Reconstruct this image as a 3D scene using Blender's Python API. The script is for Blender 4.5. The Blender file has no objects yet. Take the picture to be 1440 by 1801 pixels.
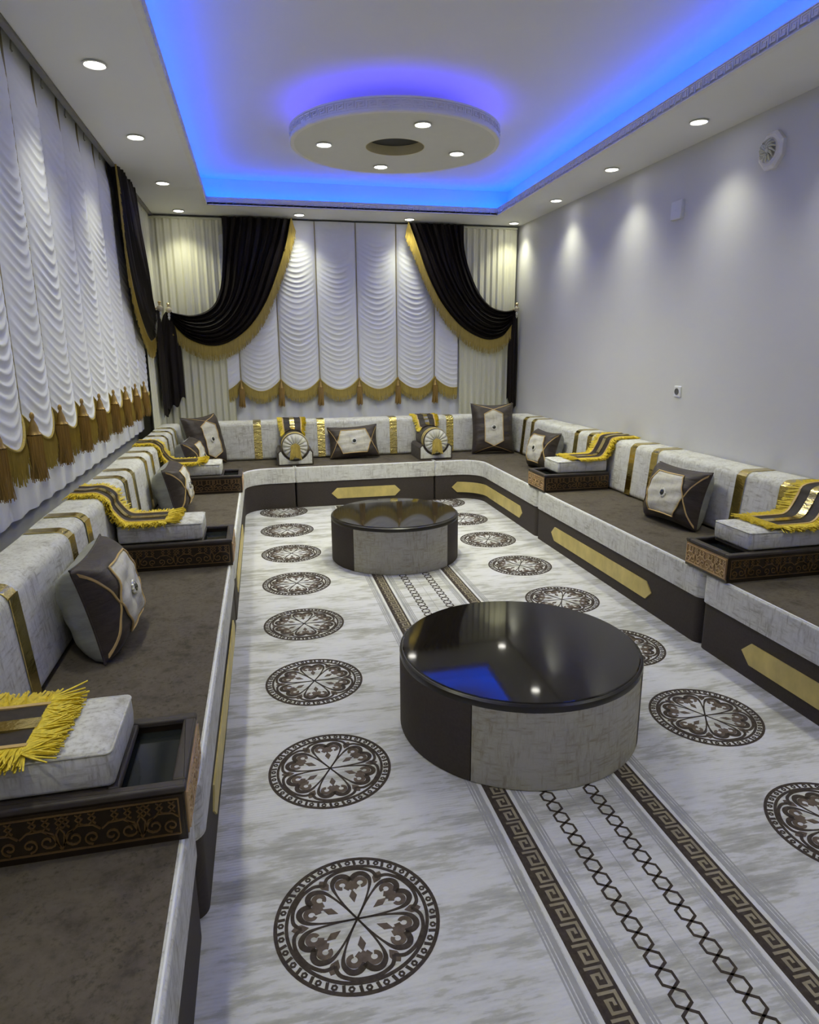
import bpy, math, random
from mathutils import Vector, Matrix
random.seed(7)
PI = math.pi
sin, cos = math.sin, math.cos
scene = bpy.context.scene
C = scene.collection

# ------------------------------------------------------------------ camera, world, exposure
def setup_camera():
    yaw, pitch, roll, f = 0.2206, 0.2403, -0.0071, 1169.08
    fw = Vector((sin(yaw)*cos(pitch), cos(yaw)*cos(pitch), -sin(pitch)))
    r = Vector((cos(yaw), -sin(yaw), 0)); u = r.cross(fw)
    r2 = cos(roll)*r + sin(roll)*u; u2 = -sin(roll)*r + cos(roll)*u
    cam = bpy.data.cameras.new('camera'); o = bpy.data.objects.new('camera', cam); C.objects.link(o)
    m = Matrix(((r2.x, u2.x, -fw.x, 0.9135), (r2.y, u2.y, -fw.y, 0.0), (r2.z, u2.z, -fw.z, 1.5), (0, 0, 0, 1)))
    o.matrix_world = m
    cam.sensor_fit = 'VERTICAL'; cam.sensor_height = 36.0; cam.lens = 36.0*f/1801.0
    cam.clip_start = 0.05; cam.clip_end = 60
    scene.camera = o
setup_camera()
world = bpy.data.worlds.new('world'); scene.world = world; world.use_nodes = True
world.node_tree.nodes['Background'].inputs[0].default_value = (0.5, 0.55, 0.65, 1)
world.node_tree.nodes['Background'].inputs[1].default_value = 0.05
vs = scene.view_settings
vs.view_transform = 'Standard'; vs.look = 'None'; vs.gamma = 1.0; vs.use_curve_mapping = False
vs.exposure = -0.1
cy = scene.cycles
cy.max_bounces = 6; cy.diffuse_bounces = 4; cy.glossy_bounces = 3; cy.transmission_bounces = 2
cy.adaptive_threshold = 0.06
cy.caustics_reflective = False; cy.caustics_refractive = False
SPOT_W = 33.0          # watts of each soffit lamp
DISC_W = 95.0          # watts of each lamp in the hanging disc
LED_COL = (0.0, 0.085, 1.0)
LED_STRENGTH = 35.0

# room numbers (metres)
W, D, H = 3.87, 7.57, 2.82           # right wall, back wall, soffit height
XL, YF, ZC = -0.22, -1.0, 3.08       # left wall, front wall, upper ceiling
SEAT = 0.40

# ------------------------------------------------------------------ helpers
WL = {}
def tag(o, label=None, cat=None, group=None, kind=None):
    if label: o['label'] = label
    if cat: o['category'] = cat
    if group: o['group'] = group
    if kind: o['kind'] = kind
    return o
def thing(name, label, cat, loc=(0, 0, 0), rot=(0, 0, 0), group=None):
    o = bpy.data.objects.new(name, None); C.objects.link(o)
    o.empty_display_size = 0.1
    o.location = loc; o.rotation_euler = rot
    WL[o.name] = Vector(loc)
    return tag(o, label, cat, group)

class MB:
    def __init__(s): s.v = []; s.f = []; s.m = []
    def add(s, vs_, fs_, mi=0):
        k = len(s.v); s.v += [tuple(p) for p in vs_]
        for f in fs_: s.f.append(tuple(i+k for i in f)); s.m.append(mi)
    def box(s, x0, x1, y0, y1, z0, z1, mi=0):
        s.add([(x0,y0,z0),(x1,y0,z0),(x1,y1,z0),(x0,y1,z0),(x0,y0,z1),(x1,y0,z1),(x1,y1,z1),(x0,y1,z1)],
              [(0,3,2,1),(4,5,6,7),(0,1,5,4),(1,2,6,5),(2,3,7,6),(3,0,4,7)], mi)
    def rings(s, rings, closed=True, cap0=True, cap1=True, mi=0):
        n = len(rings[0]); vv = [p for r in rings for p in r]; ff = []
        for i in range(len(rings)-1):
            for j in range(n if closed else n-1):
                a = i*n+j; b = i*n+(j+1) % n
                ff.append((a, b, b+n, a+n))
        if cap0: ff.append(tuple(range(n-1, -1, -1)))
        if cap1: ff.append(tuple((len(rings)-1)*n+j for j in range(n)))
        s.add(vv, ff, mi)
    def slab(s, poly, z0, z1, bev=0.0, n=3, bev0=0.0, mi=0):
        """polygon (ccw) extruded with a rounded top edge"""
        R = []
        if bev0 > 0:
            for i in range(n+1):
                a = PI/2*i/n
                R.append([(x, y, z0+bev0*(1-sin(a))) for x, y in offset(poly, -bev0*(1-cos(a)) if False else -bev0*(1-sin(PI/2-PI/2+a)))])
        else:
            R.append([(x, y, z0) for x, y in poly])
        if bev > 0:
            for i in range(n+1):
                a = PI/2*i/n
                R.append([(x, y, z1-bev+bev*sin(a)) for x, y in offset(poly, -bev*(1-cos(a)))])
        else:
            R.append([(x, y, z1) for x, y in poly])
        s.rings(R, mi=mi)
    def tube(s, pts, r, n=8, mi=0, cap=True):
        pts = [Vector(p) for p in pts]; R = []
        up = Vector((0, 0, 1))
        for i, p in enumerate(pts):
            t = (pts[min(i+1, len(pts)-1)]-pts[max(i-1, 0)])
            t = t.normalized() if t.length > 1e-9 else Vector((0,0,1))
            a = up if abs(t.dot(up)) < 0.95 else Vector((1, 0, 0))
            b = t.cross(a).normalized(); c = b.cross(t).normalized()
            rr = r[i] if isinstance(r, (list, tuple)) else r
            R.append([p+rr*(cos(2*PI*k/n)*b+sin(2*PI*k/n)*c) for k in range(n)])
        s.rings(R, cap0=cap, cap1=cap, mi=mi)
    def lathe(s, prof, n=32, c=(0, 0, 0), axis='z', flute=0.0, nf=0, mi=0, cap=True):
        R = []
        for r, h in prof:
            ring = []
            for k in range(n):
                a = 2*PI*k/n; q = r*(1+flute*cos(nf*a))
                if axis == 'z': ring.append((c[0]+q*cos(a), c[1]+q*sin(a), c[2]+h))
                elif axis == 'y': ring.append((c[0]+q*cos(a), c[1]+h, c[2]+q*sin(a)))
                else: ring.append((c[0]+h, c[1]+q*cos(a), c[2]+q*sin(a)))
            R.append(ring)
        s.rings(R, cap0=cap, cap1=cap, mi=mi)
    def grid(s, fn, nu, nv, mi=0, closeu=False):
        vv = [fn(i/nu, j/nv) for j in range(nv+1) for i in range(nu+1)]
        ff = [(j*(nu+1)+i, j*(nu+1)+i+1, (j+1)*(nu+1)+i+1, (j+1)*(nu+1)+i) for j in range(nv) for i in range(nu)]
        s.add(vv, ff, mi)
    def ribbon(s, pts, w, z0, z1, mi=0, closed=False, M=None):
        """flat line of width w in the plane, raised z0..z1; M maps (x,y,z)->3d"""
        n = len(pts); L = []; Rr = []
        for i in range(n):
            if closed: a, b = pts[i-1], pts[(i+1) % n]
            else: a, b = pts[max(i-1, 0)], pts[min(i+1, n-1)]
            dx, dy = b[0]-a[0], b[1]-a[1]; l = math.hypot(dx, dy) or 1
            ww = w[i] if isinstance(w, (list, tuple)) else w
            k = ww/2
            if 0 < i < n-1 or closed:
                d1 = (pts[i][0]-a[0], pts[i][1]-a[1]); d2 = (b[0]-pts[i][0], b[1]-pts[i][1])
                l1 = math.hypot(*d1) or 1; l2 = math.hypot(*d2) or 1
                cs = (d1[0]*d2[0]+d1[1]*d2[1])/(l1*l2)
                k /= max(math.sqrt(max((1+cs)/2, 0)), 0.6)
            nx, ny = -dy/l*k, dx/l*k
            x, y = pts[i][:2]
            L.append((x+nx, y+ny)); Rr.append((x-nx, y-ny))
        vv = []
        for i in range(n):
            vv += [(L[i][0], L[i][1], z0), (L[i][0], L[i][1], z1), (Rr[i][0], Rr[i][1], z1), (Rr[i][0], Rr[i][1], z0)]
        if M: vv = [M(*p) for p in vv]
        ff = []
        for i in range(n if closed else n-1):
            a = 4*i; b = 4*((i+1) % n)
            ff += [(a+1, a+2, b+2, b+1), (a, a+1, b+1, b), (a+2, a+3, b+3, b+2)]
        if not closed: ff += [(0, 3, 2, 1), (4*n-4, 4*n-3, 4*n-2, 4*n-1)]
        s.add(vv, ff, mi)
    def mesh(s, name, mats, smooth=True, angle=35):
        me = bpy.data.meshes.new(name); me.from_pydata(s.v, [], s.f)
        if not isinstance(mats, (list, tuple)): mats = [mats]
        for m in mats: me.materials.append(m)
        if len(mats) > 1: me.polygons.foreach_set('material_index', s.m)
        if smooth:
            me.polygons.foreach_set('use_smooth', [True]*len(me.polygons))
            me.set_sharp_from_angle(angle=math.radians(angle))
        me.update()
        return me
    def build(s, name, mats, parent=None, world=True, smooth=True, angle=35, kind=None, label=None):
        """world: coordinates are in the room; otherwise local to the parent"""
        if world:
            n = len(s.v)
            lo = [min(p[k] for p in s.v) for k in range(3)]; hi = [max(p[k] for p in s.v) for k in range(3)]
            c = Vector(((lo[0]+hi[0])/2, (lo[1]+hi[1])/2, lo[2]))
            s.v = [(p[0]-c.x, p[1]-c.y, p[2]-c.z) for p in s.v]
        me = s.mesh(name, mats, smooth, angle)
        o = bpy.data.objects.new(name, me); C.objects.link(o)
        if world:
            WL[o.name] = c
            o.location = c - (WL[parent.name] if parent else Vector((0, 0, 0)))
        if parent: o.parent = parent
        if kind: o['kind'] = kind
        if label: o['label'] = label
        return o

def offset(poly, d):
    """move a ccw polygon outward by d"""
    n = len(poly); out = []
    for i in range(n):
        a, p, b = poly[i-1], poly[i], poly[(i+1) % n]
        d1 = (p[0]-a[0], p[1]-a[1]); d2 = (b[0]-p[0], b[1]-p[1])
        l1 = math.hypot(*d1) or 1; l2 = math.hypot(*d2) or 1
        n1 = (d1[1]/l1, -d1[0]/l1); n2 = (d2[1]/l2, -d2[0]/l2)
        q = 1+n1[0]*n2[0]+n1[1]*n2[1]
        q = max(q, 0.3)
        out.append((p[0]+d*(n1[0]+n2[0])/q, p[1]+d*(n1[1]+n2[1])/q))
    return out
def round_poly(corners, radii, n=6):
    out = []; N = len(corners)
    for i in range(N):
        p = Vector(corners[i]); a = Vector(corners[i-1]); b = Vector(corners[(i+1) % N])
        r = radii[i] if isinstance(radii, (list, tuple)) else radii
        if r <= 0: out.append(tuple(p)); continue
        u = (a-p).normalized(); v = (b-p).normalized()
        t = r/math.tan(max(u.angle(v), 0.01)/2)
        t = min(t, (a-p).length*0.49, (b-p).length*0.49)
        r = t*math.tan(u.angle(v)/2)
        c = p+(u+v).normalized()*(r/sin(u.angle(v)/2))
        s0 = p+u*t-c; s1 = p+v*t-c
        a0 = math.atan2(s0.y, s0.x); a1 = math.atan2(s1.y, s1.x)
        da = (a1-a0+PI) % (2*PI)-PI
        for k in range(n+1):
            out.append((c.x+r*cos(a0+da*k/n), c.y+r*sin(a0+da*k/n)))
    return out
def copy_tree(o, parent=None):
    c = o.copy(); C.objects.link(c); c.parent = parent
    for ch in list(o.children): copy_tree(ch, c)
    return c
def interp(pts, t):
    """point at t in 0..1 of a smooth polyline (Catmull-Rom, by index)"""
    n = len(pts)-1; x = min(max(t, 0), 1)*n; i = min(int(x), n-1); f = x-i
    p1, p2 = pts[i], pts[i+1]
    p0 = pts[i-1] if i > 0 else tuple(2*a-b for a, b in zip(p1, p2))
    p3 = pts[i+2] if i+2 <= n else tuple(2*b-a for a, b in zip(p1, p2))
    return tuple(0.5*((2*b)+(-a+c)*f+(2*a-5*b+4*c-d)*f*f+(-a+3*b-3*c+d)*f**3) for a, b, c, d in zip(p0, p1, p2, p3))
def resample(pts, n):
    """n+1 points evenly spaced by length on the Catmull-Rom curve through pts"""
    fine = [interp(pts, k/400) for k in range(401)]
    L = [0]
    for a, b in zip(fine, fine[1:]): L.append(L[-1]+math.dist(a, b))
    out = []; j = 0
    for k in range(n+1):
        t = L[-1]*k/n
        while j < 399 and L[j+1] < t: j += 1
        d = L[j+1]-L[j] or 1; f = (t-L[j])/d
        out.append(tuple(a+(b-a)*f for a, b in zip(fine[j], fine[j+1])))
    return out

# ------------------------------------------------------------------ materials
MT = {}
def nodes_of(name):
    m = bpy.data.materials.new(name); m.use_nodes = True; MT[name] = m
    nt = m.node_tree; return m, nt, nt.nodes['Principled BSDF']
def N(nt, t, **kw):
    n = nt.nodes.new(t)
    for k, v in kw.items(): setattr(n, k, v)
    return n
def mapped_noise(nt, scale3, scale=1.0, detail=4.0, rough=0.6, coord='Object'):
    tc = N(nt, 'ShaderNodeTexCoord'); mp = N(nt, 'ShaderNodeMapping'); no = N(nt, 'ShaderNodeTexNoise')
    mp.inputs['Scale'].default_value = scale3
    no.inputs['Scale'].default_value = scale; no.inputs['Detail'].default_value = detail; no.inputs['Roughness'].default_value = rough
    nt.links.new(tc.outputs[coord], mp.inputs[0]); nt.links.new(mp.outputs[0], no.inputs['Vector'])
    return no.outputs['Fac']
def ramp(nt, fac, stops):
    r = N(nt, 'ShaderNodeValToRGB'); e = r.color_ramp.elements
    while len(e) < len(stops): e.new(0.5)
    for k, (p, c) in enumerate(stops): e[k].position = p; e[k].color = (*c, 1)
    nt.links.new(fac, r.inputs[0]); return r.outputs[0]
def mathn(nt, op, a, b):
    n = N(nt, 'ShaderNodeMath', operation=op)
    for k, x in enumerate((a, b)):
        if isinstance(x, (int, float)): n.inputs[k].default_value = x
        else: nt.links.new(x, n.inputs[k])
    return n.outputs[0]
def bump(nt, bs, h, strength, dist=0.01):
    b = N(nt, 'ShaderNodeBump'); b.inputs['Strength'].default_value = strength; b.inputs['Distance'].default_value = dist
    nt.links.new(h, b.inputs['Height']); nt.links.new(b.outputs[0], bs.inputs['Normal'])
def plain(name, col, rough=0.6, metal=0.0, var=0.08, nscale=(12, 12, 12), sheen=0.0, bstr=0.0, coat=0.0, spec=0.5):
    m, nt, bs = nodes_of(name)
    f = mapped_noise(nt, nscale)
    lo = tuple(max(0, c*(1-var)) for c in col); hi = tuple(min(1, c*(1+var)) for c in col)
    nt.links.new(ramp(nt, f, [(0.3, lo), (0.7, hi)]), bs.inputs['Base Color'])
    bs.inputs['Roughness'].default_value = rough; bs.inputs['Metallic'].default_value = metal
    bs.inputs['Specular IOR Level'].default_value = spec
    if sheen: bs.inputs['Sheen Weight'].default_value = sheen; bs.inputs['Sheen Roughness'].default_value = 0.5
    if coat: bs.inputs['Coat Weight'].default_value = coat; bs.inputs['Coat Roughness'].default_value = 0.03
    if bstr: bump(nt, bs, f, bstr)
    return m
def woven(name, light, dark, amount=0.5, rough=0.85, sheen=0.2, s=1.0, bstr=0.15):
    """mottled chenille: short horizontal and vertical dashes of a darker yarn"""
    m, nt, bs = nodes_of(name)
    a = mapped_noise(nt, (14*s, 14*s, 75*s), detail=5, rough=0.65)
    b = mapped_noise(nt, (70*s, 70*s, 13*s), detail=5, rough=0.65)
    c = mapped_noise(nt, (5*s, 5*s, 5*s), detail=3)
    mx = mathn(nt, 'MAXIMUM', a, b)
    mx = mathn(nt, 'ADD', mx, mathn(nt, 'MULTIPLY', mathn(nt, 'SUBTRACT', c, 0.5), 0.35))
    mid = tuple(l+(d-l)*amount*0.35 for l, d in zip(light, dark)); dk = tuple(l+(d-l)*amount for l, d in zip(light, dark))
    nt.links.new(ramp(nt, mx, [(0.46, light), (0.58, mid), (0.70, dk)]), bs.inputs['Base Color'])
    bs.inputs['Roughness'].default_value = rough; bs.inputs['Specular IOR Level'].default_value = 0.25
    bump(nt, bs, mx, bstr, 0.004)
    return m
def emit(name, col, strength):
    m, nt, bs = nodes_of(name)
    bs.inputs['Base Color'].default_value = (*col, 1)
    bs.inputs['Emission Color'].default_value = (*col, 1); bs.inputs['Emission Strength'].default_value = strength
    return m

plain('wall_paint', (0.62, 0.62, 0.625), 0.55, var=0.015, nscale=(2, 2, 2))
plain('ceiling_paint', (0.83, 0.83, 0.84), 0.7, var=0.012, nscale=(2, 2, 2))
plain('plaster_trim', (0.82, 0.80, 0.79), 0.6, var=0.03)
plain('disc_paint', (0.72, 0.715, 0.68), 0.7, var=0.015)
plain('hole_paint', (0.62, 0.55, 0.34), 0.7, var=0.03)
plain('painted_hole_shade', (0.06, 0.06, 0.06), 0.9)  # near-black colour stands in for the shade above the disc hole
plain('floor_screed', (0.35, 0.34, 0.33), 0.9)
woven('cream_chenille', (0.66, 0.66, 0.63), (0.25, 0.23, 0.185), 0.68)
woven('cream_panel', (0.60, 0.58, 0.52), (0.26, 0.23, 0.15), 0.55)
woven('seat_brown', (0.112, 0.094, 0.074), (0.050, 0.041, 0.031), 0.9, sheen=0.0)
plain('base_brown', (0.046, 0.036, 0.031), 0.8, var=0.15, nscale=(90, 90, 90))
plain('velvet_brown', (0.040, 0.029, 0.025), 0.55, var=0.4, nscale=(9, 9, 40), sheen=0.06, bstr=0.5)
plain('runner_brown', (0.024, 0.016, 0.013), 0.6, var=0.4, nscale=(60, 60, 60))
plain('velvet_grey', (0.30, 0.31, 0.29), 0.5, var=0.25, nscale=(6, 6, 20), sheen=0.1, bstr=0.4)
plain('gold_satin', (0.62, 0.50, 0.17), 0.45, 0.15, var=0.18, nscale=(9, 9, 5), bstr=0.1)
plain('gold_foil', (0.80, 0.64, 0.22), 0.2, 1.0, var=0.15, nscale=(10, 10, 30), bstr=0.4)
plain('gold_foil_crinkled', (0.90, 0.70, 0.22), 0.14, 1.0, var=0.2, nscale=(14, 14, 45), bstr=1.0)
plain('gold_metal', (0.75, 0.58, 0.28), 0.28, 1.0, var=0.1)
plain('gold_piping', (0.58, 0.41, 0.17), 0.5, 0.2, var=0.1)
plain('fringe_gold', (0.385, 0.285, 0.06), 0.6, 0.0, var=0.3, nscale=(150, 150, 6))
plain('fringe_yellow', (0.71, 0.55, 0.04), 0.55, 0.0, var=0.25, nscale=(80, 80, 30))
plain('tassel_bronze', (0.30, 0.18, 0.042), 0.6, 0.0, var=0.35, nscale=(150, 150, 6))
plain('ruched_white', (0.80, 0.81, 0.83), 0.6, var=0.02)
plain('sheer_white', (0.80, 0.81, 0.84), 0.7, var=0.02, nscale=(8, 8, 1))
plain('cream_drape', (0.70, 0.69, 0.54), 0.6, var=0.04, nscale=(30, 30, 1))
plain('drape_black', (0.009, 0.0055, 0.006), 0.6, var=0.3, nscale=(20, 20, 3), spec=0.25)
plain('cord_gold', (0.35, 0.30, 0.17), 0.5, 0.2)
plain('tray_glass', (0.016, 0.019, 0.020), 0.08, var=0.1)
plain('carved_dark', (0.030, 0.019, 0.012), 0.35, 0.2, var=0.3, coat=0.2)
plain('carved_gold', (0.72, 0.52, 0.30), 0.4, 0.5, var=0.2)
plain('carved_gold_shaded', (0.30, 0.19, 0.09), 0.35, 0.75, var=0.25)  # darker copy of the carved gold, shade of the box sides put into its colour
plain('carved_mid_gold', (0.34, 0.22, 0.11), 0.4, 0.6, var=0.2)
plain('box_leather', (0.048, 0.038, 0.034), 0.6, var=0.2)
plain('glass_black', (0.016, 0.013, 0.010), 0.045, var=0.1)
plain('gem', (0.01, 0.012, 0.01), 0.08, var=0.1, coat=1.0)
plain('rhinestone', (0.80, 0.79, 0.72), 0.2, 0.2, var=0.05)
plain('plastic_white', (0.72, 0.73, 0.76), 0.35, var=0.01)
plain('plastic_dark', (0.12, 0.12, 0.13), 0.5)
plain('lamp_trim', (0.75, 0.75, 0.74), 0.4, var=0.02)
plain('carpet_brown', (0.062, 0.050, 0.044), 0.95, var=0.3, nscale=(60, 60, 60), spec=0.1)
plain('carpet_fleur', (0.125, 0.098, 0.082), 0.95, var=0.35, nscale=(30, 30, 30), spec=0.1)
plain('carpet_beige', (0.29, 0.255, 0.185), 0.95, var=0.2, nscale=(20, 20, 20), spec=0.1)
plain('carpet_grey', (0.36, 0.36, 0.365), 0.95, var=0.15, nscale=(30, 6, 10), spec=0.1)
plain('carpet_white', (0.66, 0.66, 0.66), 0.95, var=0.03, spec=0.1)
plain('tassel_cap', (0.34, 0.22, 0.07), 0.4, 0.5, var=0.2)
plain('track_grey', (0.22, 0.21, 0.20), 0.5)
emit('lamp_glow', (1.0, 0.97, 0.88), 14.0).cycles.emission_sampling = 'NONE'
emit('led_blue', LED_COL, LED_STRENGTH)

def carpet_material():
    m, nt, bs = nodes_of('carpet_pile')
    a = mapped_noise(nt, (2.6, 9.0, 4), detail=7, rough=0.68)
    b = mapped_noise(nt, (10, 60, 10), detail=4, rough=0.6)
    c = mapped_noise(nt, (1.1, 2.2, 1), detail=2)
    v = mathn(nt, 'ADD', a, mathn(nt, 'MULTIPLY', mathn(nt, 'SUBTRACT', b, 0.5), 0.45))
    v = mathn(nt, 'ADD', v, mathn(nt, 'MULTIPLY', mathn(nt, 'SUBTRACT', c, 0.5), 0.30))
    col = ramp(nt, v, [(0.40, (0.64, 0.64, 0.65)), (0.505, (0.585, 0.585, 0.585)), (0.55, (0.475, 0.475, 0.45)), (0.68, (0.36, 0.355, 0.325))])
    nt.links.new(col, bs.inputs['Base Color'])
    bs.inputs['Roughness'].default_value = 0.95; bs.inputs['Specular IOR Level'].default_value = 0.1
    tc = N(nt, 'ShaderNodeTexCoord'); wv = N(nt, 'ShaderNodeTexWave', wave_type='BANDS', bands_direction='Y')
    wv.inputs['Scale'].default_value = 28; wv.inputs['Distortion'].default_value = 1.2; wv.inputs['Detail'].default_value = 2
    nt.links.new(tc.outputs['Object'], wv.inputs['Vector'])
    bump(nt, bs, wv.outputs['Fac'], 0.22, 0.004)
    return m
carpet_material()
M = MT

# ------------------------------------------------------------------ setting: floor, walls, ceiling
def structure(name, mb, mat, parent=None, **kw):
    o = mb.build(name, M[mat], parent, **kw)
    if not parent: o['kind'] = 'structure'
    return o
b = MB(); b.box(XL-0.1, W+0.1, YF-0.1, D+0.1, -0.12, -0.012); structure('floor', b, 'floor_screed', smooth=False)
b = MB(); b.box(XL-0.1, XL, YF-0.1, D+0.1, -0.012, ZC); structure('wall_left', b, 'wall_paint', smooth=False)
b = MB(); b.box(W, W+0.1, YF-0.1, D+0.1, -0.012, ZC); structure('wall_right', b, 'wall_paint', smooth=False)
b = MB(); b.box(XL, W, D, D+0.1, -0.012, ZC); structure('wall_back', b, 'wall_paint', smooth=False)
b = MB(); b.box(XL, W, YF-0.1, YF, -0.012, ZC); structure('wall_front', b, 'wall_paint', smooth=False)
b = MB(); b.box(XL-0.1, W+0.1, YF-0.1, D+0.1, ZC, ZC+0.1); ceil = structure('ceiling', b, 'ceiling_paint', smooth=False)
# dropped soffit frame around the recess
RC = [(0.555, -0.40), (3.19, -0.40), (3.41, 6.94), (0.555, 6.94)]       # recess outline, ccw from near left
OUT = [(0.0, YF), (W, YF), (W, D), (0.0, D)]
COVE = offset(RC, 0.16)
SHELF = H+0.03
for k in range(4):
    a, c = RC[k], RC[(k+1) % 4]; oa, oc = OUT[k], OUT[(k+1) % 4]
    b = MB(); b.rings([[(*oa, H), (*oc, H), (*c, H), (*a, H)], [(*oa, SHELF), (*oc, SHELF), (*c, SHELF), (*a, SHELF)]])
    b.build('soffit_panel', M['ceiling_paint'], ceil, smooth=False)
    a, c = COVE[k], COVE[(k+1) % 4]; p2 = offset(COVE, 0.04); oa, oc = p2[k], p2[(k+1) % 4]
    b = MB(); b.rings([[(*oa, SHELF), (*oc, SHELF), (*c, SHELF), (*a, SHELF)], [(*oa, ZC), (*oc, ZC), (*c, ZC), (*a, ZC)]])
    b.build('cove_wall', M['ceiling_paint'], ceil, smooth=False)
b = MB(); b.box(-0.02, 0.0, YF, D, SHELF, ZC); b.build('slot_wall', M['ceiling_paint'], ceil, smooth=False)
# lip moulding with greek key relief
def key_path(p, h):
    """one greek key unit of length p, half height h"""
    return [(0, -h), (0, h), (0.76*p, h), (0.76*p, -0.42*h), (0.28*p, -0.42*h), (0.28*p, 0.36*h), (0.50*p, 0.36*h)]
LIPZ0, LIPZ1 = H-0.002, H+0.07
INN = offset(RC, 0.0); LIPO = offset(RC, 0.03)
for k in range(4):
    a, c = INN[k], INN[(k+1) % 4]; oa, oc = LIPO[k], LIPO[(k+1) % 4]
    b = MB(); b.rings([[(*oa, LIPZ0), (*oc, LIPZ0), (*c, LIPZ0), (*a, LIPZ0)], [(*oa, LIPZ1), (*oc, LIPZ1), (*c, LIPZ1), (*a, LIPZ1)]])
    t = structure('trim_%d' % (k+1), b, 'plaster_trim', smooth=False)
    A, B_ = Vector((*a, 0)), Vector((*c, 0)); L = (B_-A).length; d = (B_-A).normalized(); nrm = Vector((-d.y, d.x, 0))
    def MM(x, y, z, A=A, d=d, nrm=nrm): q = A+d*x+nrm*z; return (q.x, q.y, (LIPZ0+LIPZ1)/2+y)
    b = MB(); p = 0.062; n = int(L/p)
    for i in range(n):
        b.ribbon([(x+i*p+0.01, y) for x, y in key_path(p, 0.022)], 0.006, 0.0, 0.005, M=MM)
    b.ribbon([(0.01, 0.031), (L-0.01, 0.031)], 0.006, 0, 0.006, M=MM); b.ribbon([(0.01, -0.031), (L-0.01, -0.031)], 0.006, 0, 0.006, M=MM)
    o = b.build('key_relief', M['plaster_trim'], t, smooth=False)
# blue led strips lying on the soffit shelf behind the lip
LEDP = offset(RC, 0.085)
LEDZ = SHELF+0.026
led_lab = ['blue LED strip in the ceiling cove behind the camera', 'blue LED strip glowing in the cove along the bare right wall',
           'blue LED strip glowing in the cove above the back window', 'blue LED strip glowing in the cove along the curtained left wall']
for k in range(4):
    a, c = Vector((*LEDP[k], 0)), Vector((*LEDP[(k+1) % 4], 0)); d = (c-a).normalized(); nn = Vector((-d.y, d.x, 0))
    b = MB(); R = []
    for q in (a+d*0.02, c-d*0.02):
        R.append([tuple(q-nn*0.008+Vector((0, 0, LEDZ))), tuple(q+nn*0.008+Vector((0, 0, LEDZ))), tuple(q+nn*0.008+Vector((0, 0, LEDZ+0.008))), tuple(q-nn*0.008+Vector((0, 0, LEDZ+0.008)))])
    b.rings(R)
    t = thing('led_strip', led_lab[k], 'light', tuple((a+c)/2+Vector((0, 0, SHELF))), group='cove LED strips')
    b.build('diode_tape', M['led_blue'], t, smooth=False)
    b = MB(); R = []
    for q in (a+d*0.02, c-d*0.02):
        R.append([tuple(q+nn*o_+Vector((0, 0, z_))) for o_, z_ in ((-0.01, SHELF), (0.01, SHELF), (0.01, LEDZ), (-0.01, LEDZ))])
    b.rings(R); b.build('carrier_profile', M['ceiling_paint'], t, smooth=False)

# ------------------------------------------------------------------ downlights
def downlight(x, y, z, label, group, w=SPOT_W, cone=106):
    t = thing('downlight', label, 'downlight', (x, y, z), group=group)
    b = MB(); b.lathe([(0.048, 0.0), (0.056, -0.004), (0.058, -0.008), (0.050, -0.010), (0.045, -0.006), (0.045, 0.0)], 28, cap=False)
    b.build('bezel', M['lamp_trim'], t, world=False)
    b = MB(); b.lathe([(0.045, -0.003), (0.040, -0.009), (0.020, -0.011), (0.001, -0.0115)], 24)
    b.build('lens', M['lamp_glow'], t, world=False)
    l = bpy.data.lights.new('lamp', 'SPOT'); l.energy = w; l.color = (0.97, 0.965, 0.74)
    l.spot_size = math.radians(cone); l.spot_blend = 1.0; l.shadow_soft_size = 0.07
    lo = bpy.data.objects.new('lamp', l); C.objects.link(lo); lo.parent = t; lo.location = (0, 0, -0.02)
    return t
ordn = ['', 'second', 'third', 'fourth']
LY = [7.26, 6.14, 4.92, 3.79]; LXs = [0.272, 0.266, 0.256, 0.255]
for k in range(4):
    lab = 'round recessed downlight in the soffit corner above the left cream drape' if k == 0 else \
          'round recessed downlight over the left curtain wall, %s from the back corner' % ordn[k]
    downlight(LXs[k], LY[k], H, lab, 'soffit downlights')
for k, y in enumerate((2.66, 1.53, 0.4)):
    downlight(0.255, y, H, 'round recessed downlight over the left bench, out of frame, %s nearest the camera' % ['third', 'second', 'first'][k], 'soffit downlights', SPOT_W*1.35, 115)
RY = [7.29, 6.15, 5.05, 3.947]; RXs = [3.73, 3.694, 3.641, 3.60]
for k in range(4):
    lab = 'round recessed downlight in the soffit corner above the right cream drape' if k == 0 else \
          'round recessed downlight washing the bare right wall, %s from the back corner' % ordn[k]
    downlight(RXs[k], RY[k], H, lab, 'soffit downlights')
for k, y in enumerate((2.84, 1.73, 0.62)):
    downlight(3.56, y, H, 'round recessed downlight over the right bench, out of frame, %s nearest the camera' % ['third', 'second', 'first'][k], 'soffit downlights', SPOT_W*1.35, 115)
downlight(1.427, 7.25, H, 'round recessed downlight at the top of the left black swag', 'soffit downlights')
downlight(2.568, 7.28, H, 'round recessed downlight at the top of the right black swag', 'soffit downlights')
downlight(1.3, -0.7, H, 'round recessed downlight behind the camera, left of the pair', 'soffit downlights', SPOT_W*1.6, 130)
downlight(2.6, -0.7, H, 'round recessed downlight behind the camera, right of the pair', 'soffit downlights', SPOT_W*1.6, 130)

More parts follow.
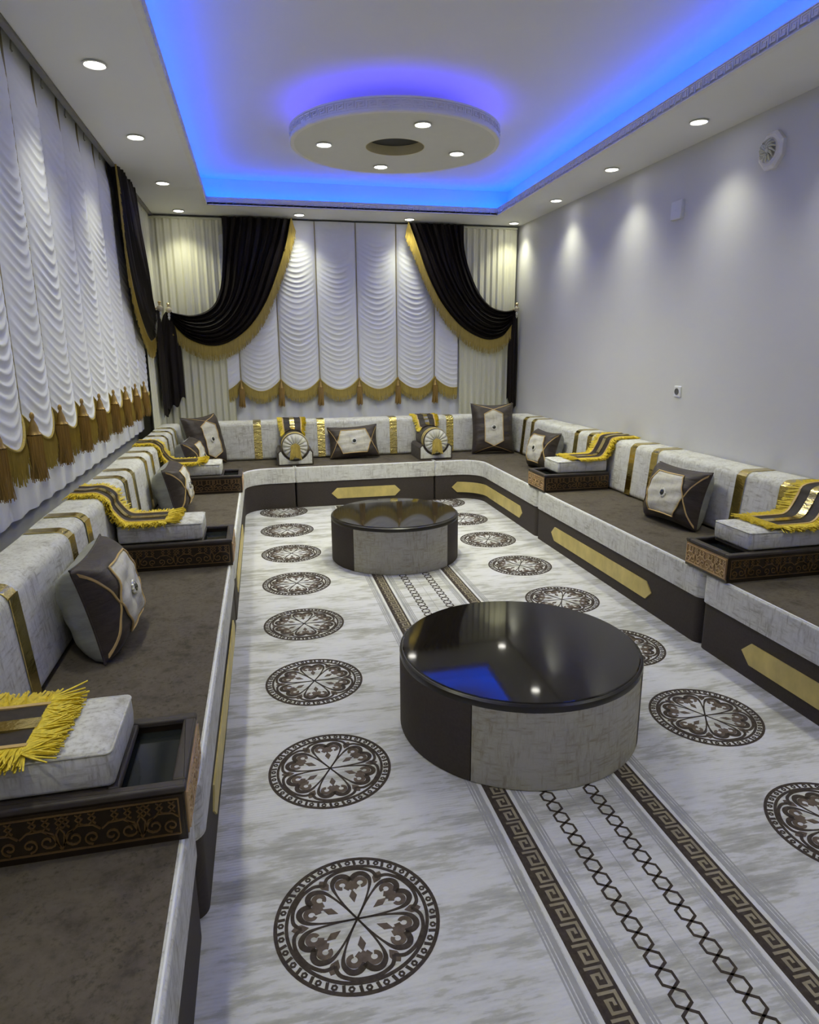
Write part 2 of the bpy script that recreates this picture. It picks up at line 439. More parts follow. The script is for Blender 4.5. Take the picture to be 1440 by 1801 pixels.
# ------------------------------------------------------------------ hanging ceiling disc
def ceiling_disc(cx, cy, r, z0):
    t = thing('ceiling_disc', 'round dropped ceiling disc with a centre hole and greek key rim', 'ceiling feature', (cx, cy, z0))
    ht = 0.085
    b = MB()
    n = 96; R = []
    for rr, z in ((r-0.03, 0.0), (r-0.03, 0.03), (0.205, 0.03), (0.205, 0.0), (r-0.03, 0.0)):
        R.append([(rr*cos(2*PI*k/n), rr*sin(2*PI*k/n), z) for k in range(n)])
    b.rings(R, cap0=False, cap1=False); b.build('plate', M['disc_paint'], t, world=False, angle=30)
    b = MB(); R = []
    for rr, z in ((r-0.03, 0.0), (r-0.006, 0.0), (r, 0.006), (r, 0.02), (r-0.006, 0.024), (r-0.006, ht-0.012), (r, ht-0.01), (r, ht), (r-0.03, ht), (r-0.03, 0.0)):
        R.append([(rr*cos(2*PI*k/n), rr*sin(2*PI*k/n), z) for k in range(n)])
    b.rings(R, cap0=False, cap1=False); rim = b.build('rim', M['plaster_trim'], t, world=False, angle=30)
    b = MB(); p = 2*PI/66; h = 0.017
    def MM(x, y, z): q = r-0.006+z; return (q*cos(x), q*sin(x), 0.048+y)
    for i in range(66):
        b.ribbon([(x+i*p, y) for x, y in key_path(p, h)], 0.006, 0, 0.006, M=lambda x, y, z: MM(x, y, z))
    o = b.build('key_relief', M['plaster_trim'], rim, world=False, smooth=False)
    b = MB(); R = []
    for rr, z in ((0.205, 0.0), (0.20, 0.0), (0.20, 0.062), (0.205, 0.062), (0.205, 0.0)):
        R.append([(rr*cos(2*PI*k/64), rr*sin(2*PI*k/64), z) for k in range(64)])
    b.rings(R, cap0=False, cap1=False); b.build('hole_collar', M['hole_paint'], t, world=False, angle=30)
    b = MB(); b.lathe([(0.24, 0.064), (0.24, ZC-z0)], 64); b.build('hanger_drum', M['painted_hole_shade'], t, world=False, angle=30)
    b = MB(); b.lathe([(0.27, 0.03), (0.27, ZC-z0-0.001), (0.245, ZC-z0-0.001), (0.245, 0.03)], 64, cap=False); b.build('inner_drum', M['ceiling_paint'], t, world=False, angle=30)
    b = MB(); R = []
    for rr, z in ((r-0.085, 0.05), (r-0.070, 0.05), (r-0.070, 0.058), (r-0.085, 0.058), (r-0.085, 0.05)):
        R.append([(rr*cos(2*PI*k/n), rr*sin(2*PI*k/n), z) for k in range(n)])
    b.rings(R, cap0=False, cap1=False); b.build('led_ring', M['led_violet'], t, world=False, angle=30, label='violet LED ring hidden above the disc')
    for k, (dx, dy) in enumerate(((-0.49, 0.02), (0.07, -0.52), (0.46, 0.05), (-0.01, 0.50))):
        downlight(cx+dx, cy+dy, z0, 'round downlight in the ceiling disc, the one ' +
                  ['farthest left', 'nearest the camera', 'farthest right', 'nearest the back window'][k], 'ceiling disc downlights', DISC_W, 150)
emit('led_violet', (0.12, 0.10, 1.0), 13.0)
ceiling_disc(1.945, 4.975, 0.722, 2.86)

# ------------------------------------------------------------------ carpet with woven motifs
def medallion_mesh():
    b = MB(); S = 0.225; z = 0.0012
    def P(r, a): return (S*r*cos(a), S*r*sin(a))
    def rib(pts, w, mi=0, closed=False, zz=z): b.ribbon(pts, [x*S for x in w] if isinstance(w, list) else w*S, 0.0, zz, mi, closed)
    def circ(r, n=72, c=(0, 0)): return [(S*c[0]+S*r*cos(2*PI*k/n), S*c[1]+S*r*sin(2*PI*k/n)) for k in range(n)]
    rib(circ(0.972), 0.045, closed=True); rib(circ(0.842), 0.042, closed=True)
    for k in range(60):
        a = 2*PI*k/60; c = (0.91*cos(a), 0.91*sin(a))
        if k % 2: rib(circ(0.028, 6, c), 0.022, closed=True)
        else: rib([P(0.87, a), P(0.95, a+0.02)], 0.038)
    for k in range(6):
        th = PI/2+k*PI/3; dg = math.radians
        for sgn in (1, -1):
            Q = lambda r, a: P(r, th+sgn*dg(a))
            heart = [(0.0, 29.5), (0.2, 29.3), (0.36, 27.5), (0.48, 26), (0.57, 24.5), (0.645, 21.5), (0.70, 16), (0.715, 11), (0.695, 6), (0.645, 2), (0.61, 0)]
            hp = [Q(*p) for p in heart]; hp = [interp(hp, i/30) for i in range(31)]
            rib(hp, [0.024+0.050*min(1, max(0, (i/30-0.26)/0.35)) for i in range(31)])
            # scalloped outer line
            sc = [(0.665, 30), (0.715, 27), (0.765, 22), (0.79, 14), (0.80, 7), (0.80, 0)]
            sp = [Q(*p) for p in sc]; rib([interp(sp, i/14) for i in range(15)], 0.046)
            # curl of the fleur
            cc = 0.535; off = 0.118
            pts = []
            for i in range(17):
                f = i/16; an = dg(-150)+f*dg(330); rr = 0.085-0.03*f
                x = cc+0.015+rr*cos(an); y = sgn*(off+rr*sin(an)); 
                pts.append((S*(x*cos(th)-y*sin(th)), S*(x*sin(th)+y*cos(th))))
            rib(pts, [0.078-0.03*i/16 for i in range(17)], 1, zz=z*0.9)
        # diamond petal and bud
        def loc(x, y): return (S*(x*cos(th)-y*sin(th)), S*(x*sin(th)+y*cos(th)))
        dm = [loc(0.25, 0), loc(0.36, -0.048), (loc(0.46, 0)), loc(0.36, 0.048)]
        b.rings([[(*p, 0) for p in dm], [(*p, z) for p in dm]], cap0=False, mi=1)
        dm = [loc(0.44, 0), loc(0.50, -0.055), loc(0.60, -0.03), loc(0.60, 0.03), loc(0.50, 0.055)]
        b.rings([[(*p, 0) for p in dm], [(*p, z*0.8) for p in dm]], cap0=False, mi=1)
        # teardrop between the scallops
        t2 = th+PI/6
        dm = [P(0.58, t2), P(0.66, t2-0.085), P(0.735, t2-0.075), P(0.785, t2), P(0.735, t2+0.075), P(0.66, t2+0.085)]
        b.rings([[(*p, 0) for p in dm], [(*p, z*0.95) for p in dm]], cap0=False, mi=1)
    return b.mesh('medallion', [M['carpet_brown'], M['carpet_fleur']], smooth=False)
def carpet():
    cx = 1.825
    t = thing('carpet', 'pale grey wall-to-wall carpet with dark round medallions and greek key bands', 'carpet', (cx, 3.2, -0.012))
    b = MB(); b.box(XL, W, YF, D, -0.012, 0.0); b.build('pile', M['carpet_pile'], t, smooth=False)
    me = medallion_mesh()
    for x in (1.0936, 2.663):
        for i in range(-1, 11):
            y = 6.2783-0.6847*i
            if y > 6.36 or y < -0.75: continue
            o = bpy.data.objects.new('medallion', me); C.objects.link(o); o.parent = t
            o.location = (x-cx, y-3.2, 0.012)
    y0, y1 = -0.98, 6.40
    for xc in (1.641, 2.131):
        b = MB(); b.box(xc-0.037, xc+0.037, y0, y1, 0, 0.0008)
        band = b.build('key_band', M['carpet_brown'], t, smooth=False)
        b = MB(); p = 0.0672; n = int((y1-y0)/p)-1
        for i in range(n):
            b.ribbon([(xc+y*(1 if xc < 1.9 else 1), y1-0.02-(x+i*p)) for x, y in key_path(p, 0.0225)], 0.0085, 0.0, 0.0014)
        b.build('key_line', M['carpet_beige'], band, smooth=False)
        for sx in (-1, 1):
            b = MB(); b.box(xc+sx*0.044-0.006, xc+sx*0.044+0.006, y0, y1, 0, 0.0007); b.build('white_stripe', M['carpet_white'], band, smooth=False)
            for w0, w1 in ((0.053, 0.068), (0.072, 0.079), (0.083, 0.088)):
                b = MB(); b.box(xc+min(sx*w0, sx*w1), xc+max(sx*w0, sx*w1), y0, y1, 0, 0.0006); b.build('grey_stripe', M['carpet_grey'], band, smooth=False)
    for xc in (1.8065, 1.968):
        b = MB(); p = 0.1075
        for ph in (0, 1):
            pts = []
            n = int((y1-y0)/p)*8
            for i in range(n):
                a = 2*PI*i/8; s_ = sin(a)*1.0
                pts.append((xc+(1 if ph else -1)*0.021*max(-1, min(1, 1.5*s_)), y1-0.02-i*p/8))
            b.ribbon(pts, 0.0072, 0, 0.0012)
        b.build('chain_motif', M['carpet_brown'], t, smooth=False)
    b = MB(); b.box(1.884, 1.8865, y0, y1, 0, 0.0006); b.build('seam_line', M['carpet_grey'], t, smooth=False)
carpet()

# ------------------------------------------------------------------ benches
def plaque(path, z0, z1, parent, tip=0.055, mat='gold_satin'):
    """gold panel with pointed ends that follows a line of points (x, y, nx, ny)"""
    L = [0]
    for a, c in zip(path, path[1:]): L.append(L[-1]+math.dist(a[:2], c[:2]))
    b = MB(); R = []; zm = (z0+z1)/2; hz = (z1-z0)/2
    S = sorted(set([0, tip, L[-1]-tip, L[-1]]+[x for x in L if tip < x < L[-1]-tip]))
    for s in S:
        j = max(i for i in range(len(L)) if L[i] <= s+1e-9); j = min(j, len(L)-2); f = (s-L[j])/((L[j+1]-L[j]) or 1)
        x, y, nx, ny = [p+(q-p)*f for p, q in zip(path[j], path[j+1])]
        h = hz*min(1, min(s, L[-1]-s)/tip)+0.001
        R.append([(x, y, zm-h), (x+nx*0.006, y+ny*0.006, zm-h+0.0005), (x+nx*0.006, y+ny*0.006, zm+h-0.0005), (x, y, zm+h)])
    b.rings(R)
    return b.build('gold_plaque', M[mat], parent, smooth=True, angle=25)
def bench(poly_c, radii, label, plq=None, group='majlis floor benches'):
    xs = [p[0] for p in poly_c]; ys = [p[1] for p in poly_c]
    t = thing('bench', label, 'bench', ((min(xs)+max(xs))/2, (min(ys)+max(ys))/2, 0), group=group)
    poly = round_poly(poly_c, radii, 8)
    b = MB(); b.slab(offset(poly, -0.004), 0.0, 0.25, 0.0); b.build('base', M['base_brown'], t, angle=25)
    b = MB(); b.slab(offset(poly, 0.004), 0.25, SEAT-0.002, 0.012); b.build('border_band', M['cream_chenille'], t, angle=40)
    b = MB(); b.slab(offset(poly, -0.014), SEAT-0.03, SEAT+0.001, 0.004); b.build('seat_top', M['seat_brown'], t, angle=40)
    pp = offset(poly, -0.001); b = MB()
    R = []
    b2 = [(x, y, SEAT-0.003) for x, y in offset(poly, -0.006)]
    b.tube(b2+[b2[0]], 0.0045, 6, cap=False); b.build('piping', M['sheer_white'], t)
    if plq: plaque(plq, 0.07, 0.175, t)
    return t
FL, FLc, FRc = 0.700, 0.745, 3.085
XBL, XBR = -0.06, W-0.01
def straight_plq(x, y0, y1, nx):
    return [(x+nx*-0.004, y0+(y1-y0)*k/4, nx, 0) for k in range(5)]
bench([(XBL, -0.5), (0.69, -0.5), (0.69, 1.568), (XBL, 1.568)], [0, .05, .05, 0], 'nearest left bench unit, brown seat in the lower left corner of the picture', straight_plq(0.69, -0.25, 0.85, 1))
bench([(XBL, 1.572), (0.705, 1.572), (0.725, 3.648), (XBL, 3.648)], [0, .05, .05, 0], 'middle left bench unit, brown seat carrying the nearest left pillow', [(0.7075+0.02*k/4-0.004, 1.86+1.45*k/4, 1, 0) for k in range(5)])
bench([(XBL, 3.652), (0.728, 3.652), (FLc, 6.42), (1.222, 6.42), (1.222, 7.2), (XBL, 7.2)], [0, .05, .28, .02, 0, 0], 'left corner bench unit curving from the left wall into the back wall', [(0.7285+0.012*k/4-0.004, 3.9+1.35*k/4, 1, 0) for k in range(5)])
bench([(1.226, 6.42), (2.618, 6.42), (2.618, 7.2), (1.226, 7.2)], [.02, .02, 0, 0], 'straight back bench unit with pointed gold plaque below the window', [(1.57+0.69*k/4, 6.424, 0, -1) for k in range(5)])
# right corner: plaque follows the inner curve
rc = 0.28; cc = (FRc-rc, 6.42-rc)
arc = [(cc[0]+rc*cos(PI/2-PI/2*k/10), cc[1]+rc*sin(PI/2-PI/2*k/10), -cos(PI/2-PI/2*k/10), -sin(PI/2-PI/2*k/10)) for k in range(11)]
path = [(2.80-0.0, 6.424, 0, -1)] + [(x-nx*0.004, y-ny*0.004, nx, ny) for x, y, nx, ny in arc][1:] + [(3.069+0.02*(6.05-0.85*k/4-4.882)/1.538, 6.05-0.85*k/4, -1, 0) for k in range(5)]
bench([(2.622, 6.42), (FRc, 6.42), (3.065, 4.882), (XBR, 4.882), (XBR, 7.2), (2.622, 7.2)], [.02, .28, .05, 0, 0, 0], 'right corner bench unit with gold plaque wrapping round its inner curve', path)
bench([(3.06, 2.785), (XBR, 2.785), (XBR, 4.878), (3.06, 4.878)], [.05, 0, 0, .05], 'middle right bench unit with long gold plaque, under the right wall outlet', straight_plq(3.06, 3.22, 4.58, -1))
bench([(3.055, -0.5), (XBR, -0.5), (XBR, 2.781), (3.055, 2.781)], [.05, 0, 0, .05], 'nearest right bench unit running out of the right edge of the picture', straight_plq(3.055, 1.05, 2.46, -1))

# ------------------------------------------------------------------ back cushions with gold foil stripes
def rest_profile(f0, f1, back, z0, z1):
    """profile in (d, z): d grows to the room; rounded front top edge"""
    return round_poly([(back, z0), (f0, z0), (f1, z1), (back, z1)], [0.01, 0.035, 0.05, 0.02], 6)
def backrest(name, label, prof, place, a0, a1, stripes, stripe_w=0.072, mat='gold_foil'):
    t = thing('back_cushion', label, 'cushion', place(0.05, (a0+a1)/2, SEAT))
    b = MB(); n = max(2, int((a1-a0)/0.12)); R = []
    for i in range(n+1):
        a = a0+(a1-a0)*i/n; k = 0.012 if i in (0, n) else 0
        pr = offset(prof, -k) if k else prof
        R.append([place(d+0.004*sin(a*7.3+z*9)*(1 if z > SEAT+0.05 else 0), a, z) for d, z in pr])
    b.rings(R); b.build('body', M['cream_chenille'], t, angle=50)
    # stripe path over the front and top
    N_ = len(prof)
    path = [p for p in offset(prof, 0.0045)]
    i0 = min(range(N_), key=lambda i: (path[i][1]-SEAT-0.03)**2+(path[i][0]-prof[9][0])**2)
    dmin = min(p[0] for p in prof)
    seg = [p for p in path if p[0] > dmin+0.03 and p[1] > SEAT+0.02]
    seg = [(seg[0][0], SEAT+0.02)]+seg+[(dmin+0.02, max(p[1] for p in path))] if seg[0][1] > SEAT+0.02 else seg
    seg = resample(seg, 26)
    for s in stripes:
        b = MB(); R = []
        for q, (d, z) in enumerate(seg):
            e = 0.003
            R.append([place(d-e, s-stripe_w/2, z-e*0.6), place(d, s-stripe_w/2, z), place(d, s+stripe_w/2, z), place(d-e, s+stripe_w/2, z-e*0.6)])
        b.rings(R); b.build('foil_stripe', M[mat], t, angle=50)
    return t, seg
ZT = 0.795
profL = rest_profile(0.165, 0.135, -0.045, SEAT+0.002, ZT)
placeL = lambda d, a, z: (d, a, z)
profR = rest_profile(0.26, 0.225, 0.012, SEAT+0.002, ZT)
placeR = lambda d, a, z: (W-d, a, z)
profB = rest_profile(0.24, 0.215, 0.02, SEAT+0.002, ZT)
placeB = lambda d, a, z: (a, 7.17-d, z)
_, segL = backrest('l', 'long cream back cushion with gold stripes along the left curtains', profL, placeL, -0.5, 7.12, [1.0, 1.30, 1.87, 2.16, 2.85, 3.12, 4.05, 4.30, 4.78, 5.06, 5.98, 6.30, 6.58])
_, segR = backrest('r', 'long cream back cushion with gold stripes along the bare right wall', profR, placeR, -0.5, 7.12, [0.9, 1.9, 2.25, 2.96, 3.30, 4.185, 4.465, 5.39, 5.15, 6.36, 6.58], 0.072)
_, segB = backrest('b', 'cream back cushion with crinkled gold stripes below the back window', profB, placeB, 0.19, 3.60, [0.89, 1.535, 2.30, 2.925], 0.078, 'gold_foil_crinkled')

# ------------------------------------------------------------------ armrest tray boxes
def carved(b, L, Hh, M_, seed):
    """scrolls, lattice and rosettes raised on a panel of length L and height Hh"""
    rnd = random.Random(seed); w = 0.0035; z0, z1 = 0.0, 0.004
    def spiral(cx, cy, r, a0, turns, s):
        return [(cx+r*(1-0.75*k/14)*cos(a0+s*2*PI*turns*k/14), cy+r*(1-0.75*k/14)*sin(a0+s*2*PI*turns*k/14)) for k in range(15)]
    n = max(1, round(L/0.16)); u = L/n
    for i in range(n):
        x = (i+0.5)*u
        for s in (1, -1):
            b.ribbon(spiral(x+s*u*0.16, -Hh*0.16, Hh*0.20, PI/2, 1.25, s), w, z0, z1, M=M_)
            b.ribbon(spiral(x+s*u*0.38, -Hh*0.20, Hh*0.16, -PI/2, 1.2, -s), w, z0, z1, M=M_)
            b.ribbon([(x, -Hh*0.38), (x+s*u*0.10, -Hh*0.02), (x+s*u*0.22, Hh*0.12), (x+s*u*0.40, Hh*0.10), (x+s*u*0.49, -Hh*0.02)], w, z0, z1, M=M_)
            b.ribbon([(x+s*u*0.03, -Hh*0.30), (x+s*u*0.05, 0.0), (x, Hh*0.14)], w, z0, z1, M=M_)
            for q in range(3):
                xx = x+s*u*(0.04+0.16*q)
                b.ribbon([(xx, Hh*0.12), (xx+u*0.08, Hh*0.26), (xx, Hh*0.38)], w*0.8, z0, z1, M=M_)
                b.ribbon([(xx+u*0.08, Hh*0.12), (xx, Hh*0.26), (xx+u*0.08, Hh*0.38)], w*0.8, z0, z1, M=M_)
    for y in (-0.42, 0.42): b.ribbon([(0.002, y*Hh), (L-0.002, y*Hh)], 0.003, z0, z1, M=M_)
    for x in (0.002, L-0.002): b.ribbon([(x, -0.42*Hh), (x, 0.42*Hh)], 0.003, z0, z1, M=M_)
TW, TH = 0.32, 0.142      # box width along the bench, height
def tray_box(label, loc, rz, LEN):
    """local: x runs from the backrest to the seat edge (0..LEN), y across, z up"""
    t = thing('tray_box', label, 'armrest', loc, (0, 0, rz), 'armrest tray boxes')
    tray0, tray1 = LEN-0.155, LEN-0.03
    hw = TW/2; r = 0.022
    b = MB()
    # open box: bottom, four walls, divider and a lid under the cushion
    b.box(0, LEN, -hw, hw, 0.0, 0.02); b.box(0, LEN, -hw, -hw+r, 0.02, TH-0.012); b.box(0, LEN, hw-r, hw, 0.02, TH-0.012)
    b.box(LEN-r, LEN, -hw+r, hw-r, 0.02, TH-0.012); b.box(0, r, -hw+r, hw-r, 0.02, TH-0.012)
    b.build('body', M['carved_dark'], t, world=False, smooth=False)
    b = MB(); b.slab(round_poly([(0, -hw+0.004), (tray0-0.012, -hw+0.004), (tray0-0.012, hw-0.004), (0, hw-0.004)], 0.002, 2), TH-0.05, TH-0.004, 0.004)
    b.build('lid', M['box_leather'], t, world=False)
    b = MB()   # padded rim round the top
    for (x0, x1, y0, y1) in ((-0.0, LEN+0.004, -hw-0.004, -hw+r+0.004), (0, LEN+0.004, hw-r-0.004, hw+0.004), (LEN-r-0.006, LEN+0.004, -hw+r+0.004, hw-r-0.004), (tray0-0.012, tray0+0.014, -hw+r+0.004, hw-r-0.004)):
        b.slab(round_poly([(x0, y0), (x1, y0), (x1, y1), (x0, y1)], 0.004, 2), TH-0.014, TH, 0.006)
    b.build('padded_rim', M['box_leather'], t, world=False)
    b = MB(); b.box(tray0+0.008, LEN-r-0.002, -hw+r, hw-r, TH-0.040, TH-0.032); b.build('glass_tray', M['tray_glass'], t, world=False, smooth=False)
    Lp = LEN-0.02; Hp = TH-0.034; zc = TH/2-0.004
    for s, mat in ((-1, 'carved_gold_shaded'), (1, 'carved_gold_shaded')):
        b = MB(); b.box(0.005, LEN-0.004, s*hw if s > 0 else s*hw-0.003, s*hw+0.003 if s > 0 else s*hw, zc-Hp/2, zc+Hp/2)
        p = b.build('carved_panel', M['carved_dark'], t, world=False, smooth=False)
        b = MB(); carved(b, Lp, Hp, (lambda x, y, z, s=s: (0.008+x, s*(hw+0.003+z), zc+y)), 3); b.build('scrollwork', M[mat], p, world=False, smooth=False)
    b = MB(); b.box(LEN, LEN+0.003, -hw+0.004, hw-0.004, zc-Hp/2, zc+Hp/2); p = b.build('end_panel', M['carved_mid_gold'], t, world=False, smooth=False)
    b = MB(); carved(b, TW-0.02, Hp, (lambda x, y, z: (LEN+0.003+z, -hw+0.01+x, zc+y)), 4); b.build('scrollwork', M['carved_gold'], p, world=False, smooth=False)
    return t
def arm_cushion(label, loc, rz, x0, x1, wy=0.265, h=0.092):
    t = thing('arm_cushion', label, 'cushion', loc, (0, 0, rz), 'cream armrest cushions')
    poly = round_poly([(x0, -wy/2), (x1, -wy/2), (x1, wy/2), (x0, wy/2)], 0.016, 4)
    b = MB(); R = []
    for d, z in ((-0.012, 0), (-0.003, 0.004), (0, 0.012), (0.002, h*0.5), (0, h-0.014), (-0.004, h-0.005), (-0.013, h)):
        R.append([(x, y, z) for x, y in offset(poly, d)])
    mx = (x0+x1)/2; R.append([(mx+(x-mx)*0.7, y*0.7, h+0.004) for x, y in poly])
    b.rings(R); b.build('pad', M['cream_chenille'], t, world=False, angle=60)
    b = MB(); q = [(x, y, h-0.006) for x, y in offset(poly, -0.001)]; b.tube(q+[q[0]], 0.003, 6, cap=False); b.build('piping', M['cream_chenille'], t, world=False)
    return t

# strands of a fringe: thin three-sided yarns
def strands(b, base, dirs, length, w=0.0035, jit=0.12, rnd=random, mi=0, lift=0.0):
    for p, d in zip(base, dirs):
        p = Vector(p); d = Vector(d).normalized(); l = length*(1+rnd.uniform(-jit, jit*0.6))
        a = d.cross(Vector((0.3, 0.5, 0.8))).normalized(); c = d.cross(a)
        d2 = (d+Vector((rnd.uniform(-.06, .06), rnd.uniform(-.06, .06), rnd.uniform(-.04, .04)))).normalized()
        q = p+d2*l; m_ = p+d*l*0.5
        R = []
        for o_, r_ in ((p, w), (m_, w*0.95), (q, w*0.6)):
            R.append([tuple(o_+r_*(cos(2*PI*k/3)*a+sin(2*PI*k/3)*c)) for k in range(3)])
        b.rings(R, cap0=False)

# ------------------------------------------------------------------ fringed runners over backrest and cushion
def runner(label, place, pathdz, a, half=0.098, fr=0.074, end=True, wrap=None, group='fringed runners', nstr=1.0):
    """pathdz: (d, z) from the top back edge of the cushion towards the room; a: position along the wall"""
    pts = resample(pathdz, 44)
    t = thing('fringed_runner', label, 'runner', place(pts[0][0], a, pts[0][1]), group=group)
    nrm = []
    for i in range(len(pts)):
        q0, q1 = pts[max(i-1, 0)], pts[min(i+1, len(pts)-1)]
        dx, dz = q1[0]-q0[0], q1[1]-q0[1]; l = math.hypot(dx, dz) or 1
        n_ = (-dz/l, dx/l)
        nrm.append(n_)
    def S(i, u, off=0.0):
        d, z = pts[i]; n_ = nrm[i]
        dd, zz = d+n_[0]*off, z+n_[1]*off
        x = u
        if wrap: x, zz = wrap(d, u, zz)
        return place(dd, a+x, zz)
    nn = len(pts)
    def strip(u0, u1, o0, o1, name, mat, parent, m=6, i0=0, i1=nn):
        b = MB(); R = []
        for i in range(i0, i1):
            ring = [S(i, u0+(u1-u0)*k/m, o1+0.002*sin(i*0.5+k*1.7)*(1 if m > 3 else 0)) for k in range(m+1)]+[S(i, u1-(u1-u0)*k/m, o0) for k in range(m+1)]
            R.append(ring)
        b.rings(R); return b.build(name, M[mat], parent, angle=50)
    cl = strip(-half, half, 0.002, 0.007, 'cloth', 'runner_brown', t, 8)
    strip(-0.023, 0.023, 0.006, 0.0115, 'foil_stripe', 'gold_foil', cl, 2)
    for s in (-1, 1):
        strip(min(s*half, s*(half-0.012)), max(s*half, s*(half-0.012)), 0.006, 0.0105, 'braid', 'gold_piping', cl, 2)
    b = MB(); rnd = random.Random(int(a*100)+len(label))
    base = []; dirs = []
    nst = int(400*nstr)
    for s in (-1, 1):
        for k in range(nst):
            f = k/(nst-1)*(nn-1); i = min(int(f), nn-2); g = f-i
            A0 = Vector(S(i, s*half*0.97, 0.006)).lerp(Vector(S(i+1, s*half*0.97, 0.006)), g)
            A1 = Vector(S(i, s*(half+fr), 0.006)).lerp(Vector(S(i+1, s*(half+fr), 0.006)), g)
            base.append(A0); dirs.append((A1-A0)+Vector((rnd.uniform(-.024, .024), rnd.uniform(-.024, .024), -0.010+rnd.uniform(-.010, .014))))
    strands(b, base, dirs, fr, 0.0034, rnd=rnd)
    if end:
        base = []; dirs = []
        T = Vector(S(nn-1, 0, 0.006))-Vector(S(nn-2, 0, 0.006)); T.normalize()
        for k in range(190):
            u = -half-fr*0.4+(2*half+fr*0.8)*k/189
            base.append(Vector(S(nn-1, u, 0.007))-T*0.004); dirs.append(T+Vector((rnd.uniform(-.5, .5), rnd.uniform(-.5, .5), -0.03+rnd.uniform(-.06, .16))))
        strands(b, base, dirs, fr*1.1, 0.0036, rnd=rnd)
    b.build('fringe', M['fringe_yellow'], t, kind='stuff', label='bright yellow yarn fringe')
    return t

CU = SEAT+TH+0.001           # underside of arm cushions
CT = CU+0.092+0.006
def arm_set(side, yc, dfront, cush, words):
    """side L/R; dfront: distance from wall line to bench edge; cush: cushion end distance"""
    wl, wc, wr = words
    if side == 'L':
        d0 = 0.172; tray_box(wl, (d0, yc, SEAT+0.001), 0, dfront-d0)
        arm_cushion(wc, (0, yc, CU), 0, d0+0.006, cush)
        place, seg, base0 = placeL, segL, d0
    else:
        d0 = 0.268; tray_box(wl, (W-d0, yc, SEAT+0.001), PI, dfront-d0)
        arm_cushion(wc, (W, yc, CU), PI, d0+0.006, cush)
        place, seg, base0 = placeR, segR, d0
    top = [p for p in reversed(seg) if p[1] > CT+0.06]
    path = [(top[0][0]-0.0, top[0][1]+0.006)]+[(d+0.005, z+0.003) for d, z in top[2::3]]+[(base0+0.012, CT+0.035), (base0+0.045, CT+0.008), (base0+0.085, CT+0.002), (cush-0.215, CT+0.002), (cush-0.18, CT+0.002)]
    runner(wr, place, path, yc)
arm_set('L', 1.56, 0.697, 0.548, ('nearest left carved tray box, its dark glass tray fully visible', 'cream cushion on the nearest left tray box', 'brown runner with yellow fringe spilling onto the nearest left armrest'))
arm_set('L', 3.62, 0.735, 0.592, ('carved tray box in the middle of the left bench, beyond the nearest pillow', 'cream cushion on the middle left tray box', 'brown runner with yellow fringe draped onto the middle left armrest'))
arm_set('L', 5.50, 0.752, 0.600, ('farthest left carved tray box, in front of the corner pillow', 'cream cushion on the farthest left tray box', 'brown runner with yellow fringe draped onto the farthest left armrest'))
arm_set('R', 4.89, W-3.055, W-3.175, ('farther right carved tray box, beside the small shaded pillow', 'cream cushion on the farther right tray box', 'brown runner with yellow fringe draped onto the farther right armrest'))
arm_set('R', 2.76, W-3.045, W-3.175, ('nearer right carved tray box with gold scrollwork end at the picture edge', 'cream cushion on the nearer right tray box', 'brown runner with yellow fringe at the right edge of the picture'))

